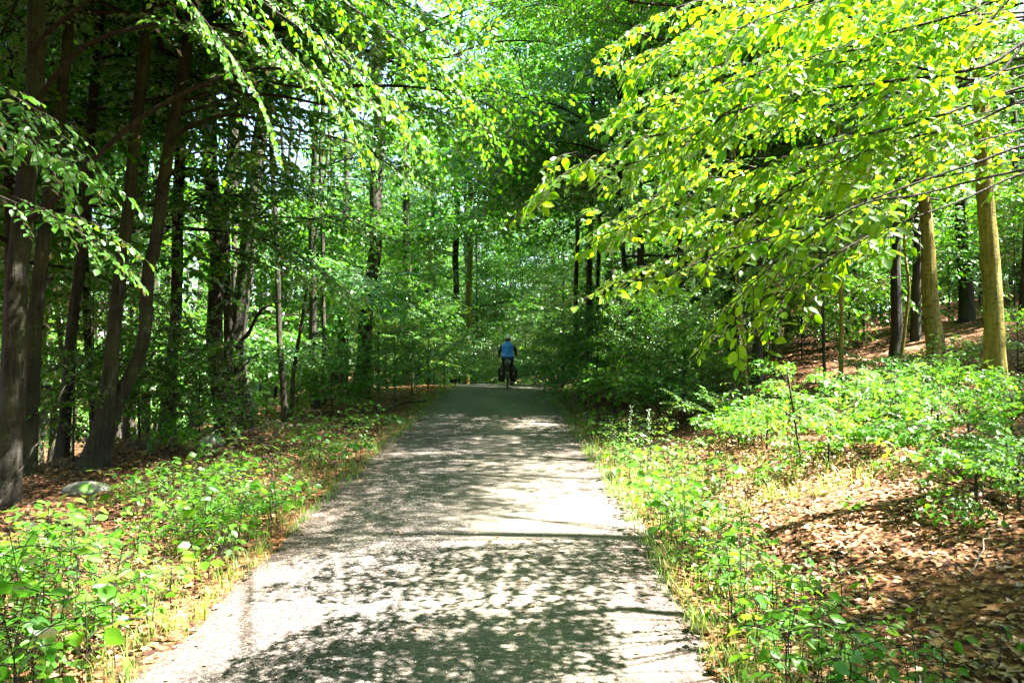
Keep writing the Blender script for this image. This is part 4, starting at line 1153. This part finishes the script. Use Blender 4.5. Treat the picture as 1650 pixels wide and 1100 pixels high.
def chips(n, seed):
    r = np.random.default_rng(seed)
    y = 3.2 + 10 * r.random(n) ** 1.8
    ac = r.uniform(-.97, .97, n)
    x = road_x(y) + ac * ROAD_W
    z = road_z(y) + .025 * (1 - ac ** 2)
    O = np.array([(1, 0, 0), (0, 1, 0), (-1, 0, 0), (0, -1, 0), (0, 0, .8)])
    Fc = np.array([(0, 1, 4), (1, 2, 4), (2, 3, 4), (3, 0, 4)])
    s = r.uniform(.003, .0075, n) * (1 + (r.random(n) > .97) * .8)
    az = r.uniform(0, 6.28, n); c, sn = np.cos(az), np.sin(az)
    T = O[None] * r.uniform(.6, 1.3, (n, 5, 1))
    V = np.empty((n, 5, 3))
    V[..., 0] = x[:, None] + s[:, None] * (T[..., 0] * c[:, None] - T[..., 1] * sn[:, None])
    V[..., 1] = y[:, None] + s[:, None] * (T[..., 0] * sn[:, None] + T[..., 1] * c[:, None])
    V[..., 2] = z[:, None] - .001 + s[:, None] * T[..., 2]
    Fs = (np.arange(n) * 5)[:, None, None] + Fc[None]
    return V.reshape(-1, 3), Fs.reshape(-1, 3)
def chip_mat():
    m, nt, out = mat('stone_chip')
    b = N(nt, 'ShaderNodeBsdfPrincipled'); b.inputs['Roughness'].default_value = .75
    geo = N(nt, 'ShaderNodeNewGeometry')
    rr = ramp(nt, [(0, (.03, .028, .028)), (.5, (.092, .082, .078)), (.85, (.2, .178, .155)), (1, (.55, .48, .40))])
    nt.links.new(geo.outputs['Random Per Island'], rr.inputs[0]); nt.links.new(rr.outputs[0], b.inputs['Base Color'])
    nt.links.new(b.outputs[0], out.inputs[0])
    return m
M['chip'] = chip_mat()
mb = MB(); r = np.random.default_rng(61)
for (x, y) in np.vstack([area(170, 1, .4, 7, 3.5, 13, 62), area(110, -1, .3, 4, 3.5, 16, 63)]):
    z = gz(x, y); az = r.uniform(0, 6.28); ln = r.uniform(.08, .4); t = np.linspace(-.5, .5, 4)
    xs, ys_ = x + math.cos(az) * ln * t + r.normal(0, .008, 4), y + math.sin(az) * ln * t + r.normal(0, .008, 4)
    mb.tube(np.column_stack([xs, ys_, ground_z(xs, ys_) + .022 + r.normal(0, .008, 4)]), r.uniform(.002, .006), 4)
tag(mb.build('twig_litter', M['deadwood']), 'small dry twigs strewn over the leaf litter on both sides', 'twigs', kind='stuff')
V, F = chips(26000, 43)
tag(new('gravel', make_mesh('gravel', V, F, [M['chip']], smooth=False)), 'loose grey stone chips on the road surface', 'gravel', kind='stuff')

# ------------------------------------------------------------------ fallen branches, stones, grass stalks
def on_px(px, d, lift=0.0):
    x = on_ground(px, d); return np.array([x, d, gz(x, d) + lift])
def stick(name, label, parts, m):
    root = None
    for k, (pts, r0, r1) in enumerate(parts):
        P = spline(np.array(pts), 14)
        rg = np.random.default_rng(len(label) + k)
        P += rg.normal(0, .008, P.shape)
        if root is None:
            org = P[0].copy()
            root = MB().tube(P - org, np.linspace(r0, r1, 14), 7).build(name, m, None, loc=org)
            tag(root, label, 'branch')
        else: MB().tube(P - org, np.linspace(r0, r1, 14), 6).build('side_branch', m, root)
    return root
stick('fallen_branch', 'pale bleached fallen branch with a curled end beside the mossy beech',
      [([on_px(400, 15.0, .10), on_px(440, 15.4, .25), on_px(470, 15.6, .17), on_px(540, 16.2, .06)], .028, .014),
       ([on_px(458, 15.5, .19), on_px(452, 15.2, .12), on_px(440, 14.9, .05), on_px(395, 14.6, .04)], .022, .010),
       ([on_px(500, 15.9, .12), on_px(516, 16.0, .28), on_px(512, 16.0, .40), on_px(490, 16.0, .38)], .016, .007)], M['deadwood'])
stick('fallen_branch', 'long dark fallen branch lying up the left verge towards the crest',
      [([on_px(555, 16.4, .04), on_px(600, 18, .10), on_px(645, 20.0, .12), on_px(690, 22.0, .05)], .035, .022)], M['bark'])
stick('fallen_branch', 'thin reddish stick lying across the litter before the mossy beech',
      [([on_px(455, 14.0, .03), on_px(462, 14.2, .12), on_px(480, 14.4, .14)], .012, .006), ([on_px(460, 14.1, .08), on_px(478, 14.0, .02), on_px(500, 14.2, .06)], .008, .004)], M['bark_pale_lit'])
stick('fallen_branch', 'thin bare twig leaning in front of the leftmost furrowed trunk',
      [([on_px(-20, 7.9, .05), on_px(40, 8.3, .55), on_px(75, 8.6, .85), on_px(105, 8.8, 1.3)], .014, .006), ([on_px(62, 8.5, .74), on_px(66, 8.5, 1.0), on_px(84, 8.6, 1.2)], .007, .003)], M['bark'])
stick('fallen_branch', 'brown stick lying on the litter in the right clearing',
      [([on_px(1265, 9.2, .02), on_px(1290, 9.5, .10), on_px(1325, 9.8, .16)], .012, .007)], M['bark_pale_lit'])
stick('fallen_branch', 'crooked twig in the dark litter near the bottom right corner',
      [([on_px(1560, 5.6, .02), on_px(1580, 5.9, .06), on_px(1600, 6.3, .05)], .007, .004)], M['deadwood'])
stick('broken_splinter', 'pale upright splinter of wood at the foot of the paired trunks',
      [([on_px(371, 14.9, -.05), on_px(367, 14.9, .25), on_px(364, 14.95, .55)], .06, .012)], M['bark_pale_lit'])

M['stone'] = plain('mossy_stone', (.24, .23, .20), .9, var=.45, scale=7)
def stone(label, px, d, s, seed):
    rg = np.random.default_rng(seed); k = rg.normal(0, 1, (6, 3))
    fn = lambda p: [c * (1 + .16 * sum(math.sin(2.1 * (p[0] * q[0] + p[1] * q[1] + p[2] * q[2]) + q[0]) for q in k) / 2.2) for c in p]
    o = MB().ball((0, 0, 0), s, 18, 12, fn).build('stone', M['stone'], None, loc=on_px(px, d, s[2] * .35)); o.rotation_euler = (0, 0, rg.uniform(0, 3))
    tag(o, label, 'stone')
stone('flat pale stone behind the tall seedling near the shared foot of the leaning trunks', 142, 9.6, (.24, .16, .10), 1)
stone('small pale stone on the litter before the paired trunks', 345, 13.2, (.24, .18, .12), 2)

def stalk(label, px, d, h, lean, seed):
    rg = np.random.default_rng(seed); b = on_px(px, d)
    P = spline(np.array([(0, 0, -.03), (lean * .3, 0, h * .5), (lean, 0, h)]), 10)
    o = MB().tube(P, np.linspace(.004, .002, 10), 5).build('grass_stalk', M['grass'], None, loc=b); tag(o, label, 'grass stalk')
    mb = MB()
    for k in range(26):
        i = 5 + 4.9 * k / 26; j = int(i); p = P[j] * (1 - i + j) + P[min(j + 1, 9)] * (i - j)
        az = k * 2.4; q = p + np.array([math.cos(az) * .03, math.sin(az) * .03, .045]) * rg.uniform(.6, 1.2)
        mb.tube(np.array([p, (p + q) / 2, q]), [.001, .005, .001], 4)
    mb.build('seed_head', M['grass'], o)
    ml = MB()
    for k in range(5):
        p = P[1 + k]; az = k * 2.2 + seed; q = p + np.array([math.cos(az), math.sin(az), .5]) * .13
        ml.tube(np.array([p, (p + q) / 2 + np.array([0, 0, .02]), q]), [.003, .006, .001], 4)
    ml.build('stalk_leaf', M['grass'], o)
stalk('left of three pale seed stalks above the bright right road edge', 990, 12.0, .55, -.04, 1)
stalk('drooping middle one of three pale seed stalks on the right road edge', 1012, 12.4, .75, .05, 2)
stalk('tallest right-hand one of three pale seed stalks on the right road edge', 1047, 12.2, .70, -.02, 3)

# ------------------------------------------------------------------ the cyclist
CX, CY = on_ground(818, 26.8), 26.8
CZ = float(road_z(CY)) + .025
M['black'] = plain('black_fabric', (.012, .012, .014), .75, var=.3)
M['rubber'] = plain('tyre_rubber', (.018, .018, .018), .7, var=.2)
M['alloy'] = plain('grey_alloy', (.35, .35, .36), .35, .9)
M['paint'] = plain('dark_bike_paint', (.02, .022, .03), .3)
M['blue'] = plain('blue_jacket', (.022, .20, .82), .55, var=.25, scale=9)
M['navy'] = plain('navy_sleeve', (.008, .018, .045), .6, var=.25)
M['trouser'] = plain('dark_trousers', (.010, .012, .025), .8)
M['skin'] = plain('skin', (.50, .30, .21), .55)
M['hair'] = plain('hair', (.05, .03, .02), .6)
M['white'] = plain('white_shell', (.86, .87, .88), .3)
M['reflector'] = plain('pale_reflector', (.80, .80, .78), .3)
M['red'] = plain('red_lens', (.35, .01, .01), .3)
M['greybag'] = plain('grey_dry_bag', (.14, .15, .15), .6, var=.3)
bike = empty('bicycle', (CX, CY, CZ))
tag(bike, 'dark loaded touring bicycle ridden away from the viewer at the crest', 'bicycle')
def ring(c, r, w, n=36, k=8, flat=1.0):
    V = []
    for i in range(n):
        a = 2 * math.pi * i / n
        for j in range(k):
            b = 2 * math.pi * j / k
            rr = r + w * math.cos(b)
            V.append((c[0] + w * flat * math.sin(b), c[1] + rr * math.cos(a), c[2] + rr * math.sin(a)))
    Q = [(i * k + j, ((i + 1) % n) * k + j, ((i + 1) % n) * k + (j + 1) % k, i * k + (j + 1) % k) for i in range(n) for j in range(k)]
    return np.array(V), np.array(Q)
def wheel(c):
    w = MB().tube(np.array([(c[0] - .05, c[1], c[2]), (c[0], c[1], c[2]), (c[0] + .05, c[1], c[2])]), [.018, .025, .018], 10).build('wheel', M['alloy'], bike)
    mb = MB(); mb.add(*ring(c, .325, .022)); mb.build('tyre', M['rubber'], w)
    mb = MB(); mb.add(*ring(c, .300, .010, flat=1.3)); mb.build('rim', M['alloy'], w)
    mb = MB()
    for i in range(28):
        a = 2 * math.pi * i / 28; sx = .028 if i % 2 else -.028
        mb.tube(np.array([(c[0] + sx, c[1] + .02 * math.cos(a + .8), c[2] + .02 * math.sin(a + .8)), (c[0], c[1] + .3 * math.cos(a), c[2] + .3 * math.sin(a))]), .0012, 3, cap=False)
    mb.build('spokes', M['alloy'], w)
wheel((0, 0, .347)); wheel((0, 1.06, .347))
BB, ST, HT, HB = (0, .44, .29), (0, .27, .80), (0, .86, .86), (0, .90, .70)
mb = MB()
for a, b, r in ((BB, ST, .016), (ST, HT, .016), (BB, HB, .019), (HB, HT, .02)): mb.tube(np.array([a, b]), r, 8)
for sx in (-1, 1):
    mb.tube(np.array([(sx * .02, .42, .29), (sx * .06, 0, .347)]), .009, 6); mb.tube(np.array([(sx * .015, .28, .79), (sx * .06, 0, .347)]), .008, 6)
mb.build('frame', M['paint'], bike)
mb = MB()
for sx in (-1, 1): mb.tube(np.array([(sx * .05, .91, .69), (sx * .055, .96, .55), (sx * .055, 1.06, .347)]), [.014, .012, .009], 6)
mb.tube(np.array([(-.05, .91, .69), (.05, .91, .69)]), .015, 6); mb.build('fork', M['paint'], bike)
mb = MB().tube(spline(np.array([(-.30, .70, 1.03), (-.24, .78, 1.04), (0, .84, 1.03), (.24, .78, 1.04), (.30, .70, 1.03)]), 16), .012, 8)
mb.tube(np.array([HT, (0, .84, 1.03)]), .014, 8); mb.build('handlebar', M['black'], bike)
for sx in (-1, 1): MB().tube(np.array([(sx * .315, .66, 1.025), (sx * .27, .745, 1.037)]), .017, 8).build('grip', M['rubber'], bike)
MB().tube(np.array([ST, (0, .235, .93)]), .013, 8).build('seat_post', M['alloy'], bike)
MB().ball((0, .22, .95), (.085, .14, .035), 14, 8, lambda p: [p[0] * (1 - .35 * (p[1] + 1)), p[1], p[2]]).build('saddle', M['black'], bike)
mb = MB()
for sx in (-.06, .06):
    mb.tube(np.array([(sx, -.28, .73), (sx, .20, .73)]), .006, 6); mb.tube(np.array([(sx, -.2, .73), (sx, 0, .36)]), .006, 6); mb.tube(np.array([(sx, .05, .73), (sx, 0, .36)]), .006, 6)
for yy in (-.28, -.05, .18): mb.tube(np.array([(-.06, yy, .73), (.06, yy, .73)]), .005, 6)
mb.build('rear_rack', M['black'], bike)
a = np.linspace(R(20), R(195), 20)
V = np.array([(sx, .372 * math.cos(t), .347 + .372 * math.sin(t) - (.006 if abs(sx) > .02 else 0)) for t in a for sx in (-.027, 0, .027)])
i = np.arange(19)[:, None] * 3
F = np.vstack([np.hstack([i, i + 1, i + 4, i + 3]), np.hstack([i + 1, i + 2, i + 5, i + 4])])
mg = new('mudguard', make_mesh('mudguard', V, F, [M['black']]), bike)
MB().box((0, -.366, .52), (.035, .012, .075)).build('reflector', M['reflector'], mg)
MB().ball((0, -.30, .70), (.035, .015, .018), 10, 6).build('tail_light', M['red'], bike)
for sx in (-1, 1):
    dy, dz = (.03, -.17) if sx > 0 else (-.03, .17)
    cr = MB().tube(np.array([(sx * .06, .44, .29), (sx * .075, .44 + dy, .29 + dz)]), [.014, .011], 6).build('crank', M['alloy'], bike)
    MB().box((sx * .13, .44 + dy, .29 + dz), (.09, .08, .022)).build('pedal', M['black'], cr)
mb = MB(); mb.add(*ring((.05, .44, .29), .09, .006, 24, 6)); mb.build('chainring', M['alloy'], bike)

def bag(name, label, cx, refl):
    fn = lambda p: [math.copysign(abs(p[0]) ** .45, p[0]), math.copysign(abs(p[1]) ** .45, p[1]), math.copysign(abs(p[2]) ** .5, p[2])]
    def fn2(p):
        q = fn(p); f = 1.0 - .14 * (1 - q[2]) / 2; return [q[0] * f, q[1] * f, q[2]]
    o = MB().ball((0, 0, 0), (.125, .17, .24), 24, 16, fn2).build(name, M['black'], None, loc=(CX + cx, CY - .06, CZ + .47)); tag(o, label, 'bag', 'pannier bags')
    MB().box((0, -.168, .03), (.035, .01, .07)).build('reflector', M['reflector'], o)
    MB().tube(np.array([(0, -.14, .235), (0, 0, .262), (0, .14, .235)]), [.03, .042, .03], 8).build('rolled_closure', M['black'], o)
    MB().box((0, -.170, .12), (.02, .008, .16)).build('strap', M['greybag'], o)
bag('pannier_bag', 'black pannier bag on the left side of the rear wheel', -.195, 1)
bag('pannier_bag', 'black pannier bag on the right side of the rear wheel', .195, 1)
roll = MB().tube(np.array([(0, -.26, 0), (0, -.25, 0), (0, -.22, 0), (0, .05, 0), (0, .08, 0), (0, .09, 0)]), [.05, .085, .105, .105, .085, .04], 16).build('dry_bag', M['greybag'], None, loc=(CX, CY, CZ + .845))
tag(roll, 'grey rolled dry bag strapped lengthwise on top of the rear rack', 'bag')
for yy in (-.17, 0): 
    v, q = ring((0, 0, 0), .107, .004, 24, 6, flat=2.5); v = v[:, [1, 0, 2]] + np.array([0, yy, 0]); mb = MB(); mb.add(v, q); mb.build('strap', M['black'], roll)

def skin(name, joints, edges, root, m, parent, sub=2):
    me = bpy.data.meshes.new(name)
    me.from_pydata([j[:3] for j in joints], edges, [])
    o = new(name, me, parent)
    md = o.modifiers.new('skin', 'SKIN'); md.use_smooth_shade = True
    sv = me.skin_vertices[0].data
    for k, j in enumerate(joints):
        r = j[3]; sv[k].radius = r if isinstance(r, tuple) else (r, r)
    sv[root].use_root = True
    s2 = o.modifiers.new('sub', 'SUBSURF'); s2.levels = sub; s2.render_levels = sub
    me.materials.append(m)
    return o
person = empty('person', (CX, CY, CZ))
tag(person, 'cyclist in a blue hooded jacket and white helmet riding away', 'person')

J = [(0, .20, 1.02, (.13, .10)), (0, .25, 1.15, (.125, .09)), (0, .33, 1.30, (.15, .095)), (0, .39, 1.40, (.13, .085)), (0, .43, 1.47, .052), (0, .46, 1.53, (.062, .07)), (0, .465, 1.59, (.072, .088)), (0, .46, 1.655, .06)]
E = [(0, 1), (1, 2), (2, 3), (3, 4), (4, 5), (5, 6), (6, 7)]
J += [(0, .545, 1.575, .014)]; E += [(6, 8)]                       # nose
for sx in (-1, 1):
    J += [(sx * .075, .455, 1.585, .016)]; E += [(6, len(J) - 1)]   # ears
    k = len(J)
    J += [(sx * .16, .39, 1.40, .055), (sx * .255, .42, 1.21, .042), (sx * .27, .60, 1.09, .034), (sx * .285, .69, 1.055, .030), (sx * .288, .715, 1.052, (.034, .022))]
    E += [(3, k), (k, k + 1), (k + 1, k + 2), (k + 2, k + 3), (k + 3, k + 4)]
    for f in range(4):                                              # fingers closed round the grip
        x = sx * (.262 + .018 * f); a = len(J); ln = (.9, 1.0, .95, .8)[f]
        J += [(x, .745, 1.062, .0095), (x, .745 + .03 * ln, 1.045, .0085), (x, .745 + .022 * ln, 1.018, .0075)]
        E += [(k + 4, a), (a, a + 1), (a + 1, a + 2)]
    a = len(J)
    J += [(sx * .258, .70, 1.035, .010), (sx * .262, .722, 1.012, .0085)]; E += [(k + 3, a), (a, a + 1)]   # thumb
    h = len(J)
    if sx > 0: L = [(.10, .24, .98, .088), (.115, .50, .60, .058), (.12, .42, .22, .040), (.125, .47, .165, (.042, .035)), (.13, .56, .15, (.034, .022))]
    else: L = [(-.10, .24, .98, .088), (-.125, .60, .86, .060), (-.12, .40, .56, .042), (-.125, .44, .505, (.042, .035)), (-.13, .53, .495, (.034, .022))]
    J += L; E += [(0, h), (h, h + 1), (h + 1, h + 2), (h + 2, h + 3), (h + 3, h + 4)]
skin('body', J, E, 0, M['skin'], person, 2)
jk = skin('jacket', [(0, .19, 1.00, (.20, .145)), (0, .24, 1.15, (.20, .135)), (0, .32, 1.30, (.23, .14)), (0, .375, 1.41, (.20, .12)), (0, .415, 1.478, (.10, .085))], [(0, 1), (1, 2), (2, 3), (3, 4)], 1, M['blue'], person, 2)
for sx in (-1, 1):
    skin('sleeve', [(sx * .135, .385, 1.395, .095), (sx * .215, .40, 1.31, .080), (sx * .262, .42, 1.20, .062), (sx * .275, .60, 1.09, .048), (sx * .285, .675, 1.058, .040)], [(0, 1), (1, 2), (2, 3), (3, 4)], 0, M['navy'], jk, 2)
mb = MB().ball((0, .345, 1.465), (.115, .075, .075), 16, 10, lambda p: [p[0], p[1] - .25 * (1 - p[0] ** 2) * (p[2] < 0), p[2] - .35 * abs(p[1])])
mb.build('hood', M['blue'], jk)
mb = MB().tube(np.array([(0, .185, .955), (0, .19, .985)]), [1, 1], 20, cap=False, shape=lambda i, a: np.full_like(a, .15))
for v in mb.v: v[:, 1] = .19 + (v[:, 1] - .19) * .8
mb.build('hem', M['blue'], jk)
for sx in (-1, 1):
    if sx > 0: L = [(.04, .20, 1.0, .115), (.10, .26, .95, .105), (.115, .50, .61, .074), (.12, .43, .27, .052)]
    else: L = [(-.04, .20, 1.0, .115), (-.10, .28, .965, .105), (-.125, .60, .865, .076), (-.12, .42, .60, .054)]
    skin('trouser_leg', L, [(0, 1), (1, 2), (2, 3)], 0, M['trouser'], person, 2)
    zz, yy = (.165, .47) if sx > 0 else (.505, .44)
    MB().ball((sx * .127, yy + .04, zz), (.05, .135, .05), 14, 10, lambda p: [p[0], p[1], max(p[2], -.6) * (1 - .3 * p[1])]).build('shoe', M['hair'] if sx > 0 else M['black'], person)
MB().ball((0, .445, 1.60), (.082, .092, .10), 16, 10, lambda p: [p[0], min(p[1], .25), p[2]]).build('hair', M['hair'], person)
hel = MB().ball((0, .465, 1.635), (.106, .138, .11), 24, 14, lambda p: [p[0], p[1], max(p[2], -.12)]).build('helmet', M['white'], person)
for k in (-2, -1, 0, 1, 2):
    MB().tube(spline(np.array([(k * .034, .338, 1.668), (k * .036, .382, 1.722 - abs(k) * .008), (k * .038, .46, 1.748 - abs(k) * .012)]), 8), [.002, .004, .005, .006, .006, .005, .004, .002], 6).build('helmet_vent', M['black'], hel)
MB().tube(np.array([(-.085, .38, 1.625), (0, .338, 1.622), (.085, .38, 1.625)]), .008, 6).build('helmet_band', M['navy'], hel)
